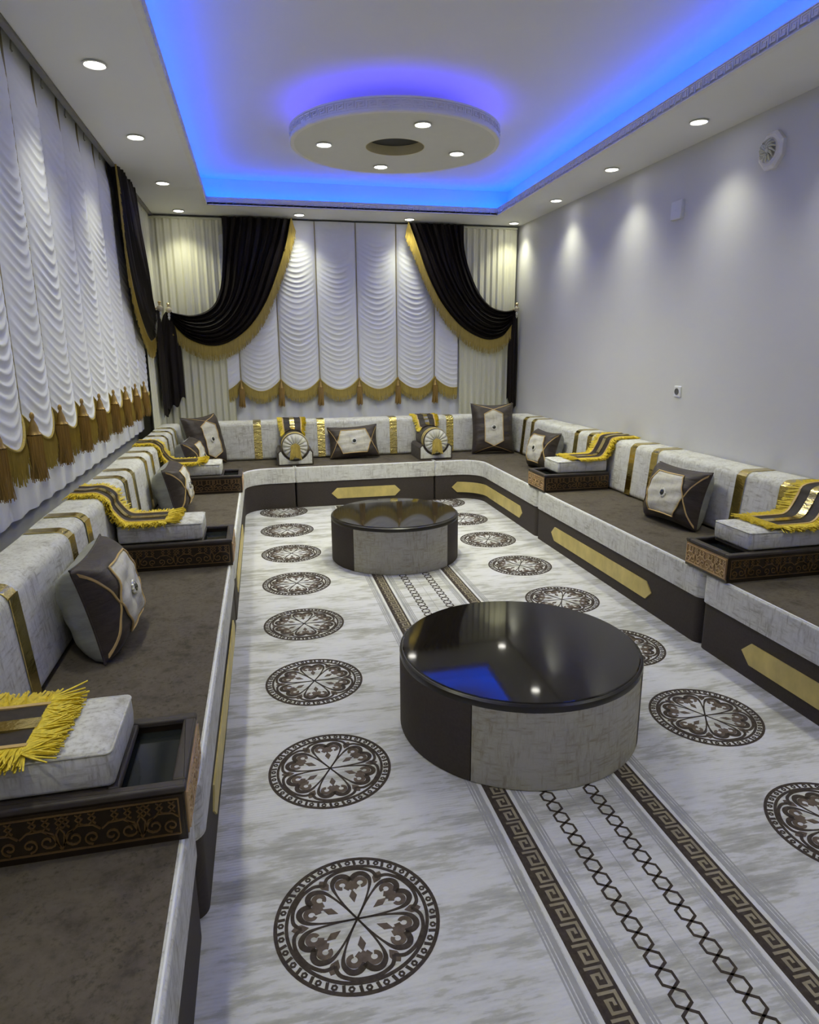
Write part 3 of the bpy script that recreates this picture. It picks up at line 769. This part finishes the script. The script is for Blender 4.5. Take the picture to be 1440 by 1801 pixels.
# ------------------------------------------------------------------ pillows
def pillow_surface(w, h, th):
    def prof(q, p): return max(0.0, 1-abs(q)**p)
    def S(u, v, side=-1, off=0.0):
        x = w/2*u*(1-0.085*(1-v*v)); z = h/2+h/2*v*(1-0.095*(1-u*u))
        y = th/2*(prof(u, 5.0)*prof(v, 3.6))**0.5
        wr = 0.004*sin(9*u+3*v)*prof(u, 4)*prof(v, 4)+0.003*sin(14*v-4*u)*prof(u, 4)
        return (x, side*(y+0.002+wr+off), z)
    return S
def pillow(name, label, w, h, th, loc, rot, vertical=False, group='brown accent pillows', panel=(0.74, 0.50, 0.76)):
    t = thing(name, label, 'pillow', loc, rot, group)
    S = pillow_surface(w, h, th)
    b = MB(); b.grid(lambda i, j: S(2*i-1, 2*j-1, -1), 36, 36); b.build('front_cover', M['velvet_brown'], t, world=False, angle=80)
    b = MB(); b.grid(lambda i, j: S(1-2*i, 2*j-1, 1), 28, 28); b.build('back_cover', M['velvet_grey'], t, world=False, angle=80, label='silver grey velvet back')
    q = []
    for k in range(24): q.append(S(-1+2*k/24, -1, -1))
    for k in range(24): q.append(S(1, -1+2*k/24, -1))
    for k in range(24): q.append(S(1-2*k/24, 1, -1))
    for k in range(24): q.append(S(-1, 1-2*k/24, -1))
    q = [(x, 0, z) for x, y, z in q]
    b = MB(); b.tube(q+[q[0]], 0.004, 6, cap=False); b.build('seam_piping', M['velvet_brown'], t, world=False)
    tipu, eu, ev = panel
    def UV(a, c):  # a along the long axis of the panel
        return (c, a) if vertical else (a, c)
    def halfw(c): return tipu+(eu-tipu)*abs(c)/ev
    b = MB()
    def fr(i, j):
        c = (2*j-1)*ev; a = (2*i-1)*halfw(c); u, v = UV(a, c)
        edge = max(abs(2*i-1), abs(2*j-1)); return S(u, v, -1, 0.006 if edge < 0.97 else 0.001)
    b.grid(fr, 22, 20)
    pn = b.build('front_panel', M['cream_panel'], t, world=False, angle=80, label='cream hexagonal centre panel')
    def line(p0, p1, n=12): return [(p0[0]+(p1[0]-p0[0])*k/n, p0[1]+(p1[1]-p0[1])*k/n) for k in range(n+1)]
    hexa = [(-tipu, 0), (-eu, ev), (eu, ev), (tipu, 0), (eu, -ev), (-eu, -ev)]
    pts = []
    for k in range(6): pts += line(hexa[k], hexa[(k+1) % 6])[:-1]
    q = [S(*UV(*p), -1, 0.006) for p in pts]
    b = MB(); b.tube(q+[q[0]], 0.004, 6, cap=False); b.build('gold_edging', M['gold_piping'], pn, world=False)
    # crossing straps that carry the hexagon's sides on to the pillow ends
    for s in (-1, 1):
        for r_ in (-1, 1):
            e = (s*tipu, 0); f = (s*0.99, r_*0.86)
            f = (f[0], max(-0.98, min(0.98, f[1])))
            q2 = line(e, f, 10); b = MB(); R = []
            wd = 0.026
            for p in q2:
                c0 = S(*UV(p[0], p[1]-wd*1.6), -1, 0.001); c1 = S(*UV(p[0], p[1]-wd*1.6), -1, 0.005); c2 = S(*UV(p[0], p[1]+wd*1.6), -1, 0.005); c3 = S(*UV(p[0], p[1]+wd*1.6), -1, 0.001)
                R.append([c0, c1, c2, c3])
            b.rings(R); b.build('strap', M['gold_piping'], t, world=False)
    y0 = S(0, 0, -1, 0.005)[1]
    b = MB(); b.lathe([(0.025, y0+0.003), (0.029, y0-0.004), (0.027, y0-0.009), (0.019, y0-0.010), (0.017, y0-0.002)], 36, c=(0, 0, h/2), axis='y', flute=0.09, nf=12, cap=False); br = b.build('brooch', M['rhinestone'], t, world=False)
    b = MB(); b.lathe([(0.0185, y0-0.004), (0.016, y0-0.012), (0.008, y0-0.016), (0.0005, y0-0.017)], 20, c=(0, 0, h/2), axis='y'); b.build('gem', M['gem'], br, world=False)
    return t
R_ = math.radians
pillow('accent_pillow', 'nearest left pillow, brown and cream, leaning beside the nearest left armrest', 0.48, 0.37, 0.22, (0.322, 2.62, SEAT+0.004), (R_(-12), 0, R_(90)))
pillow('accent_pillow', 'brown and cream pillow leaning between the middle and farthest left tray boxes', 0.46, 0.33, 0.22, (0.330, 4.84, SEAT+0.004), (R_(-12), 0, R_(90)))
pillow('accent_pillow', 'small brown pillow behind the farthest left armrest, partly hidden', 0.43, 0.35, 0.21, (0.355, 6.08, SEAT+0.004), (R_(-14), 0, R_(85)))
pillow('corner_pillow', 'tall brown and cream pillow in the left corner below the black tail', 0.50, 0.50, 0.19, (0.43, 6.68, SEAT+0.004), (R_(-13), 0, R_(56)), True, 'tall corner pillows', (0.80, 0.58, 0.46))
pillow('accent_pillow', 'brown and cream pillow upright between the two bolsters', 0.52, 0.34, 0.15, (1.862, 6.79, SEAT+0.004), (R_(-16), R_(-2.5), 0))
pillow('corner_pillow', 'tall brown and cream pillow in the right corner of the benches', 0.46, 0.54, 0.17, (3.345, 6.72, SEAT+0.004), (R_(-14), 0, R_(-9)), True, 'tall corner pillows', (0.80, 0.58, 0.46))
pillow('accent_pillow', 'small shaded brown pillow behind the farther right armrest', 0.43, 0.36, 0.21, (3.445, 5.72, SEAT+0.004), (R_(-14), 0, R_(-84)))
pillow('accent_pillow', 'brown and cream pillow on the middle right bench unit', 0.47, 0.37, 0.22, (3.44, 3.66, SEAT+0.004), (R_(-14), 0, R_(-83)))

# ------------------------------------------------------------------ bolsters on cradles
def bolster_set(cx, wb, ws, wr):
    yf, yb = 6.515, 6.90; r = 0.128; zc = SEAT+0.186
    t = thing('bolster_cradle', ws, 'cradle', (cx, (yf+yb)/2, SEAT), group='bolster cradles')
    hw = 0.172
    out = [(-hw, 0.0), (hw, 0.0), (hw, 0.125), (hw-0.02, 0.150), (hw-0.045, 0.150)]
    cut = [((r+0.004)*cos(a), 0.186+(r+0.004)*sin(a)) for a in [R_(-20)-(PI-2*R_(20))*k/14 for k in range(15)]]
    prof = out+cut+[(-hw+0.045, 0.150), (-hw+0.02, 0.150), (-hw, 0.125)]
    b = MB(); b.rings([[(cx+x, yb, SEAT+0.002+z) for x, z in prof], [(cx+x, yf, SEAT+0.002+z) for x, z in prof]]); b.build('body', M['velvet_brown'], t, smooth=True, angle=30)
    pr2 = [(x, z) for x, z in offset(prof, -0.012)]
    b = MB(); b.rings([[(cx+x, yf, SEAT+0.002+z) for x, z in pr2], [(cx+x, yf-0.006, SEAT+0.002+z) for x, z in offset(pr2, -0.003)]]); b.build('front_panel', M['cream_chenille'], t, angle=30, label='cream front panel')
    t = thing('bolster', wb, 'bolster', (cx, (yf+yb)/2, zc-r), group='round bolsters')
    b = MB(); b.lathe([(r-0.014, yb), (r-0.003, yb-0.012), (r, yb-0.03), (r, yf+0.012), (r-0.006, yf-0.006), (r-0.014, yf-0.010)], 48, c=(cx, 0, zc+0.002), axis='y'); b.build('body', M['velvet_brown'], t, angle=50)
    for y in (yf+0.035, yf+0.085):
        b = MB(); b.lathe([(r+0.001, y-0.012), (r+0.004, y-0.009), (r+0.004, y+0.009), (r+0.001, y+0.012)], 48, c=(cx, 0, zc+0.002), axis='y', cap=False); b.build('gold_band', M['gold_satin'], t)
    b = MB(); n = 112; R = []      # gathered end
    for rr, yy in ((r-0.006, -0.006), (r-0.016, -0.020), (r*0.62, -0.026), (r*0.35, -0.023), (0.016, -0.015), (0.002, -0.014)):
        R.append([(cx+rr*cos(2*PI*k/n), yf+yy-0.012*abs(sin(PI*k/7))*min(1, rr/0.05)*(1 if rr < r-0.01 else 0), zc+0.002+rr*sin(2*PI*k/n)) for k in range(n)])
    b.rings(R); b.build('gathered_end', M['cream_gathered'], t, angle=60, label='cream gathered end face')
    b = MB(); rnd = random.Random(5); base = []; dirs = []
    for k in range(170):
        a = rnd.uniform(-1, 1); q = rnd.uniform(0, 1)
        base.append((cx+a*0.040, yf-0.034-0.016*q, zc+0.010+0.022*(1-abs(a)**2))); dirs.append((a*0.10, -0.05-0.12*q, -1))
    tm = MB(); tm.lathe([(0.010, -0.006), (0.018, -0.020), (0.022, -0.034), (0.012, -0.046), (0.002, -0.048)], 20, c=(cx, yf, zc+0.014), axis='y')
    tk = tm.build('tassel', M['fringe_gold'], t)
    strands(b, base, dirs, 0.125, 0.0046, 0.2, rnd); b.build('tassel_yarn', M['fringe_gold'], tk, kind='stuff')
    # runner hanging over the back cushion and down onto the bolster
    top = [p for p in reversed(segB) if p[1] > zc+r+0.035]
    f0 = segB[0][0]
    path = [(top[0][0], top[0][1]+0.006)]+[(d+0.004, z+0.004) for d, z in top[2::2]]+[(f0+0.012, zc+r+0.05), (f0+0.045, zc+r+0.018), (f0+0.09, zc+r+0.006), (f0+0.16, zc+r+0.006)]
    def wrap(d, u, z):
        k = min(1, max(0, (d-f0-0.005)/0.05)); th = u/(r+0.008)
        return u*(1-k)+k*(r+0.008)*sin(max(-1.4, min(1.4, th))), z-k*(r+0.008)*(1-cos(max(-1.4, min(1.4, th))))
    runner(wr, placeB, path, cx, 0.098, 0.05, end=False, wrap=wrap, nstr=0.6)
plain('cream_gathered', (0.52, 0.51, 0.46), 0.6, var=0.06, sheen=0.2)
bolster_set(1.240, 'round bolster with cream gathered end and gold tassel, the left one', 'brown cradle with cream front holding the left bolster', 'short brown runner with yellow fringe hanging behind the left bolster')
bolster_set(2.655, 'round bolster with cream gathered end and gold tassel, the right one', 'brown cradle with cream front holding the right bolster', 'short brown runner with yellow fringe hanging behind the right bolster')

# ------------------------------------------------------------------ round tables
def table(cx, cy, r, h, a0, label):
    t = thing('round_table', label, 'table', (cx, cy, 0.0015), group='round drum tables')
    z0 = 0.0
    b = MB(); b.lathe([(r-0.012, z0), (r-0.012, h-0.01)], 64, c=(0, 0, 0)); b.build('drum_core', M['base_brown'], t, world=False, angle=30)
    for k in range(4):
        s0 = a0+k*PI/2+0.004; s1 = a0+(k+1)*PI/2-0.004; n = 24; R = []
        for i in range(n+1):
            a = s0+(s1-s0)*i/n
            R.append([(q*cos(a), q*sin(a), z) for q, z in ((r-0.012, z0), (r-0.003, z0), (r, z0+0.004), (r, h-0.012), (r-0.004, h-0.003), (r-0.012, h))])
        b = MB(); b.rings(R); b.build('side_panel', M['cream_table' if k % 2 == 0 else 'base_brown'], t, world=False, angle=30, label='cream woven side panel' if k % 2 == 0 else 'dark brown side panel')
    b = MB(); b.lathe([(r-0.07, h-0.012), (r-0.001, h-0.012), (r+0.001, h), (r-0.001, h+0.012), (r-0.009, h+0.018), (r-0.07, h+0.018)], 96, cap=False); b.build('top_rim', M['rim_black'], t, world=False, angle=30)
    b = MB(); b.lathe([(r-0.014, h+0.010), (r-0.012, h+0.019), (r-0.016, h+0.022)], 96); b.build('glass_top', M['glass_black'], t, world=False, angle=30, label='black glass top')
plain('rim_black', (0.018, 0.015, 0.014), 0.3, var=0.2)
woven('cream_table', (0.42, 0.405, 0.35), (0.21, 0.18, 0.11), 0.62)
table(1.85, 4.68, 0.468, 0.312, R_(221), 'farther round drum table with black glass top, in front of the back bench')
table(1.888, 2.34, 0.483, 0.312, R_(229), 'nearer round drum table with black glass top, in the middle of the carpet')

# ------------------------------------------------------------------ curtains
back = lambda a, z, d: (a, 7.50-d, z)          # d: distance into the room
left = lambda a, z, d: (-0.10+d, a, z)
def hang_fringe(b, pts, length, spacing=0.0042, w=0.0036, dirv=(0, 0, -1), rnd=random, place=None, dd=0.0):
    base = []; dirs = []
    for p0, p1 in zip(pts, pts[1:]):
        L = math.dist(p0, p1); n = max(1, int(L/spacing))
        for k in range(n):
            f = k/n; base.append(tuple(a+(c-a)*f for a, c in zip(p0, p1))); dirs.append(dirv)
    strands(b, base, dirs, length, w, 0.10, rnd)
def ruched(label, place, strings, a_lo, a_hi, ztop, zp, sag, fringe_len, period=0.052, amp=0.0068, seed=1, top_smooth=0.25):
    t = thing('ruched_curtain', label, 'curtain', place((a_lo+a_hi)/2, zp-sag, 0.04))
    rnd = random.Random(seed); ed = [a_lo]+strings+[a_hi]; bottoms = []
    full = max(e1-e0 for e0, e1 in zip(ed, ed[1:]))
    for e0, e1 in zip(ed, ed[1:]):
        wd = e1-e0; k = wd/full; ph = rnd.uniform(0, 1)
        # a cut panel at either end shows only part of its arch
        def par(s):
            if e0 == a_lo and wd < full*0.9: return 1-k+s*k
            if e1 == a_hi and wd < full*0.9: return s*k
            return s
        def zb(s): return zp-sag*max(0, sin(PI*par(s)))**0.85
        def depth(s, z):
            q = par(s); e = max(0, sin(PI*q))
            x = (z+0.12*(1-abs(2*q-1)**1.8))/period+ph+0.25*sin(z*5+ph*6)+0.10*sin(z*17+q*3)
            fold = (0.5+0.5*sin(2*PI*x))**2.6
            up = min(1, max(0.08, (ztop-z-0.05)/top_smooth))
            return 0.010+0.042*e**0.6*min(1, 0.35+up)+up*amp*e**0.7*fold*(0.75+0.25*sin(z*9+ph*4))
        nv = int((ztop-zp)/period*8)
        b = MB()
        def fn(i, j):
            z0 = zb(i); z = ztop+(z0-ztop)*j; return place(e0+wd*i, z, depth(i, z))
        b.grid(fn, max(6, int(22*k)), nv); b.build('ruched_panel', M['ruched_white'], t, angle=80)
        n = max(6, int(30*k)); bottoms.append([place(e0+wd*i/n, zb(i/n)+0.006, depth(i/n, zb(i/n))+0.004) for i in range(n+1)])
    for i, pts in enumerate(bottoms):
        b = MB(); hang_fringe(b, pts, fringe_len, rnd=rnd); b.build('fringe', M['fringe_gold'], t, kind='stuff', label='gold fringe along one scallop')
        b = MB(); b.tube(pts, 0.006, 6); b.build('braid', M['fringe_gold'], t)
    for s in strings:
        b = MB(); b.tube([place(s, ztop, 0.016), place(s, zp, 0.018)], 0.0055, 6); b.build('cord', M['cord_gold'], t)
    # tassels: one mesh shared
    tl = MB(); tl.lathe([(0.004, 0.0), (0.009, -0.008), (0.010, -0.020), (0.006, -0.030), (0.013, -0.046), (0.019, -0.066), (0.021, -0.082), (0.030, -0.094)], 16)
    cap = tl.mesh('tassel', M['tassel_cap'], angle=60)
    sk = MB(); rr = random.Random(3)
    sk.lathe([(0.024, -0.088), (0.027, -0.11), (0.028, -0.20), (0.028, -0.285), (0.024, -0.287)], 60, flute=0.08, nf=15)
    for k in range(40):
        a = 2*PI*k/40; base = (0.027*cos(a), 0.027*sin(a), -0.10); strands(sk, [base], [(0.008*cos(a), 0.008*sin(a), -1)], 0.195, 0.0035, 0.1, rr)
    skm = sk.mesh('tassel_skirt', M['tassel_bronze'], angle=60)
    for s in strings:
        o = bpy.data.objects.new('tassel', cap); C.objects.link(o); o.parent = t; p = Vector(place(s, zp+0.012, 0.060)); WL[o.name] = p; o.location = p-WL[t.name]
        q = bpy.data.objects.new('tassel_skirt', skm); C.objects.link(q); q.parent = o
    return t
ruched('white ruched curtain with gold scalloped fringe over the back window', back, [0.751, 1.170, 1.594, 2.025, 2.462, 2.893], 0.62, 3.155, 2.80, 1.185, 0.125, 0.13, seed=2)
ruched('long white ruched curtain with gold scalloped fringe along the left wall', left, [1.43+0.434*k for k in range(12)], 1.0, 6.52, 2.87, 1.235, 0.13, 0.145, period=0.055, amp=0.0085, seed=4)
def pleated(name, label, place, a0, a1, z0, z1, npl, amp, mat, d0=0.0, flare=0.0, seed=0, cat='curtain'):
    t = thing(name, label, cat, place((a0+a1)/2, z0, d0))
    rnd = random.Random(seed); ph = [rnd.uniform(-0.6, 0.6) for _ in range(npl+2)]
    def fn(i, j):
        x = i*npl; k = int(x) % (npl+1); f = x-int(x); f = f*f*(3-2*f); p = ph[k]*(1-f)+ph[k+1]*f
        z = z1+(z0-z1)*j
        d = d0+amp*(0.55+0.45*j)*sin(2*PI*x+p+0.3*sin(3*j+k))+amp*0.3*sin(4*PI*x+p*2)
        return place(a0+(a1-a0)*i+(i-0.5)*flare*j, z, d)
    b = MB(); b.grid(fn, npl*12, 30); b.build('drape', M[mat], t, angle=80)
    b = MB(); b.tube([place(a0, z1-0.01, d0), place(a1, z1-0.01, d0)], 0.012, 8); b.build('heading_tape', M[mat], t)
    return t
pleated('sheer_curtain', 'plain white sheer below the gold fringe of the back window', back, 0.50, 3.30, 0.45, 2.79, 16, 0.008, 'sheer_white', -0.02, seed=1)
pleated('sheer_curtain', 'plain white sheer hanging behind the left ruched curtain', left, 0.9, 6.62, 0.79, 2.87, 26, 0.008, 'sheer_white', -0.035, seed=2)
pleated('cream_drape', 'pale cream pleated drape at the left side of the back window', back, -0.13, 0.69, 0.42, 2.80, 11, 0.010, 'cream_drape', 0.035, -0.02, seed=3)
pleated('cream_drape', 'pale cream pleated drape at the right side of the back window', back, 3.17, 3.84, 0.42, 2.80, 9, 0.010, 'cream_drape', 0.035, -0.03, seed=4)
pleated('cream_drape', 'pale cream drape at the far end of the left wall', left, 6.54, 7.40, 0.55, 2.86, 8, 0.014, 'cream_drape', 0.06, seed=5)

def swag(label, place, A, B, d0, npl, seed, fr=0.145, tail=None, hold=None, sgn=1):
    """A: outer edge points, B: fringed inner edge points (a, z), both from the top to the holder"""
    t = thing('swag_curtain', label, 'curtain', place(hold[0], tail['z'] if tail else hold[1], d0), group='black swags')
    a_ = resample(A, 60); b_ = resample(B, 60)
    def surf(i, j):
        k = min(int(j*60), 59); f = j*60-k
        pa = [x+(y-x)*f for x, y in zip(a_[k], a_[k+1])]; pb = [x+(y-x)*f for x, y in zip(b_[k], b_[k+1])]
        ii = i+0.012*sin(j*9+i*11)
        x = pa[0]+(pb[0]-pa[0])*ii; z = pa[1]+(pb[1]-pa[1])*ii
        dep = d0+0.022*(1-0.55*j)*sin(2*PI*npl*i+0.8*sin(j*5))+0.05*sin(PI*i)*sin(PI*min(1, j*1.1))+0.008*sin(2*PI*npl*2.3*i+j*4)
        return place(x, z, dep)
    b = MB(); b.grid(surf, npl*10, 70); b.build('drape', M['drape_black'], t, angle=80)
    pts = [surf(1.0, j/70) for j in range(71)]
    b = MB(); rnd = random.Random(seed); base = []; dirs = []
    for j in range(70):
        p0, p1 = Vector(pts[j]), Vector(pts[j+1]); n = max(1, int((p1-p0).length/0.0042))
        T = (p1-p0).normalized()
        for k in range(n):
            base.append(p0.lerp(p1, k/n))
            # yarns fall with gravity, pushed a little off the cloth edge
            q = Vector(place(1, 0, 0))-Vector(place(0, 0, 0))
            out = q*sgn*(0.28*max(0, 1-j/22))
            dirs.append(Vector((0, 0, -1))+out)
    strands(b, base, dirs, fr, 0.0038, 0.10, rnd); b.build('fringe', M['fringe_gold'], t, kind='stuff', label='long gold fringe')
    b = MB(); b.tube([tuple(Vector(p)+Vector((0, 0, 0.004))) for p in pts], 0.007, 6); b.build('braid', M['fringe_gold'], t)
    if tail:
        def tf(i, j):
            w0, w1 = tail['top']; v0, v1 = tail['bot']
            k = min(1, j*2.2)**0.6
            x = (w0+(w1-w0)*i)*(1-k)+(v0+(v1-v0)*i)*k
            zb = tail['z']+tail['slope']*(i if tail['slope'] > 0 else i-1)+0.03*sin(i*16)
            z = hold[1]+0.0+(zb-hold[1])*j
            return place(x, z, tail['d']+0.010*(0.35+0.65*j)*sin(2*PI*3.5*i+1.0)+0.03*sin(PI*i))
        b = MB(); b.grid(tf, 50, 30); b.build('tail', M['drape_black'], t, angle=80)
    return t
swag('black swag with gold fringe at the left of the back window', back,
     [(0.665, 2.80), (0.650, 2.45), (0.625, 2.17), (0.560, 1.99), (0.455, 1.895), (0.31, 1.855), (0.19, 1.865), (0.085, 1.885)],
     [(1.365, 2.80), (1.300, 2.56), (1.195, 2.29), (1.050, 1.97), (0.88, 1.73), (0.67, 1.575), (0.475, 1.535), (0.275, 1.60), (0.155, 1.71), (0.090, 1.83)],
     0.115, 8, 1, tail=dict(top=(0.055, 0.115), bot=(-0.075, 0.175), z=0.82, slope=0.20, d=0.10), hold=(0.085, 1.885))
swag('black swag with gold fringe at the right of the back window', back,
     [(3.195, 2.80), (3.205, 2.55), (3.262, 2.32), (3.368, 2.11), (3.515, 1.965), (3.682, 1.915), (3.80, 1.925)],
     [(2.570, 2.80), (2.682, 2.53), (2.800, 2.25), (2.968, 1.955), (3.194, 1.715), (3.452, 1.592), (3.656, 1.622), (3.775, 1.76)],
     0.115, 8, 2, tail=dict(top=(3.785, 3.845), bot=(3.735, 3.862), z=0.80, slope=-0.12, d=0.10), hold=(3.81, 1.92), sgn=-1)
swag('black swag with gold fringe at the far end of the left wall', left,
     [(6.36, 2.87), (6.45, 2.62), (6.62, 2.33), (6.78, 2.06), (6.95, 1.90), (7.10, 1.885)],
     [(5.62, 2.87), (5.64, 2.42), (5.72, 2.17), (5.95, 1.90), (6.30, 1.69), (6.66, 1.58), (6.92, 1.66), (7.07, 1.82)],
     0.10, 8, 3, tail=dict(top=(7.06, 7.15), bot=(6.90, 7.28), z=0.86, slope=0.10, d=0.105), hold=(7.10, 1.885))
# gold pieces that hang from the tails' folds beside the left corner
def holder(label, place, a, z, d):
    t = thing('tieback_holder', label, 'curtain holder', place(a, z-0.06, d), group='tieback holders')
    b = MB(); c = Vector(place(a, z, d))
    b.tube([place(a, z, d-0.11), place(a, z, d)], 0.007, 8); b.build('stem', M['gold_metal'], t)
    b = MB(); b.lathe([(0.004, -0.030), (0.018, -0.024), (0.027, -0.010), (0.030, 0.004), (0.024, 0.020), (0.010, 0.028), (0.006, 0.034)], 24, c=tuple(c)); b.build('knob', M['holder_cream'], t)
    b = MB(); b.lathe([(0.006, 0.030), (0.013, 0.036), (0.011, 0.048), (0.018, 0.058), (0.012, 0.066), (0.003, 0.068)], 18, c=tuple(c)); b.build('crown', M['gold_metal'], t)
    b = MB(); b.lathe([(0.004, -0.026), (0.012, -0.036), (0.014, -0.052), (0.008, -0.064), (0.013, -0.076), (0.006, -0.094), (0.001, -0.100)], 14, c=tuple(c)); b.build('crystal_drop', M['rhinestone'], t)
plain('holder_cream', (0.62, 0.56, 0.40), 0.3, 0.2, var=0.05)
holder('gold tieback knob holding the left black swag of the back window', back, 0.090, 1.90, 0.15)
holder('gold tieback knob in the right corner beside the bare wall', back, 3.815, 1.93, 0.15)
holder('gold tieback knob at the end of the left wall swag', left, 7.09, 1.90, 0.14)

# curtain track along the left soffit edge with small hooks
t = thing('curtain_track', 'grey curtain track with hooks along the left ceiling edge', 'curtain track', (-0.03, 3.8, 2.80))
b = MB(); b.box(-0.032, -0.002, 0.9, 7.5, 2.806, 2.845); b.build('rail', M['track_grey'], t, smooth=False)
for k in range(16):
    y = 0.98+0.434*k
    b = MB(); b.tube([(-0.035, y, 2.83), (-0.042, y, 2.80), (-0.044, y, 2.78), (-0.04, y+0.004, 2.77)], 0.004, 6); b.build('hook', M['track_grey'], t)

# ------------------------------------------------------------------ things on the right wall
def vent():
    y, z = 3.612, 2.585
    t = thing('vent_cover', 'octagonal white vent cover with twisted flower grille on the right wall', 'vent cover', (W, y, z-0.14))
    n = 8; r = 0.105
    def ring(rr, d): return [(W-d, y+rr*0.93*cos(2*PI*(k+0.5)/n), z+rr*sin(2*PI*(k+0.5)/n)) for k in range(n)]
    b = MB(); b.rings([ring(r, 0.0), ring(r, 0.022), ring(r-0.016, 0.034)]); b.build('cover_plate', M['plaster_trim'], t, smooth=False)
    b = MB(); b.lathe([(0.070, -0.033), (0.068, -0.039), (0.062, -0.038), (0.060, -0.033)], 40, c=(W, y+0.008, z), axis='x', cap=False); b.build('ring', M['plaster_trim'], t)
    for k in range(14):
        a0 = 2*PI*k/14; pts = []; rad = []
        for i in range(8):
            f = i/7; rr = 0.012+0.050*f; a = a0+0.75*f
            pts.append((W-0.040-0.014*sin(PI*f)-0.004, y+rr*cos(a), z+rr*sin(a))); rad.append(0.002+0.0055*sin(PI*min(1, f*0.95+0.05)))
        b = MB(); b.tube(pts, rad, 6); b.build('petal', M['vent_petal'], t)
    b = MB(); b.lathe([(0.016, -0.034), (0.013, -0.052), (0.004, -0.057)], 16, c=(W, y, z), axis='x'); b.build('boss', M['vent_petal'], t)
plain('vent_petal', (0.66, 0.66, 0.60), 0.25, 0.5, var=0.05)
vent()
t = thing('junction_cover', 'blank white square junction cover high on the right wall', 'wall plate', (W, 4.485, 2.37))
b = MB(); pl = round_poly([(4.425, 2.37), (4.545, 2.37), (4.545, 2.495), (4.425, 2.495)], 0.008, 3)
b.rings([[(W, p, q) for p, q in pl], [(W-0.022, p, q) for p, q in pl], [(W-0.028, p, q) for p, q in offset(pl, -0.006)]]); b.build('cover_plate', M['plastic_white'], t, angle=30)
b = MB(); b.lathe([(0.004, -0.028), (0.004, -0.030), (0.001, -0.0305)], 12, c=(W, 4.485, 2.432), axis='x'); b.build('screw', M['plastic_white'], t)
t = thing('power_outlet', 'white power outlet low on the bare right wall', 'outlet', (W, 4.31, 1.15))
b = MB(); pl = round_poly([(4.272, 1.150), (4.352, 1.150), (4.352, 1.230), (4.272, 1.230)], 0.01, 3)
b.rings([[(W, p, q) for p, q in pl], [(W-0.008, p, q) for p, q in pl], [(W-0.012, p, q) for p, q in offset(pl, -0.006)]]); b.build('face_plate', M['plastic_white'], t, angle=30)
b = MB(); b.lathe([(0.023, -0.012), (0.023, -0.016), (0.019, -0.016), (0.018, -0.013), (0.001, -0.013)], 24, c=(W, 4.312, 1.190), axis='x'); b.build('socket', M['plastic_dark'], t, label='dark round socket')
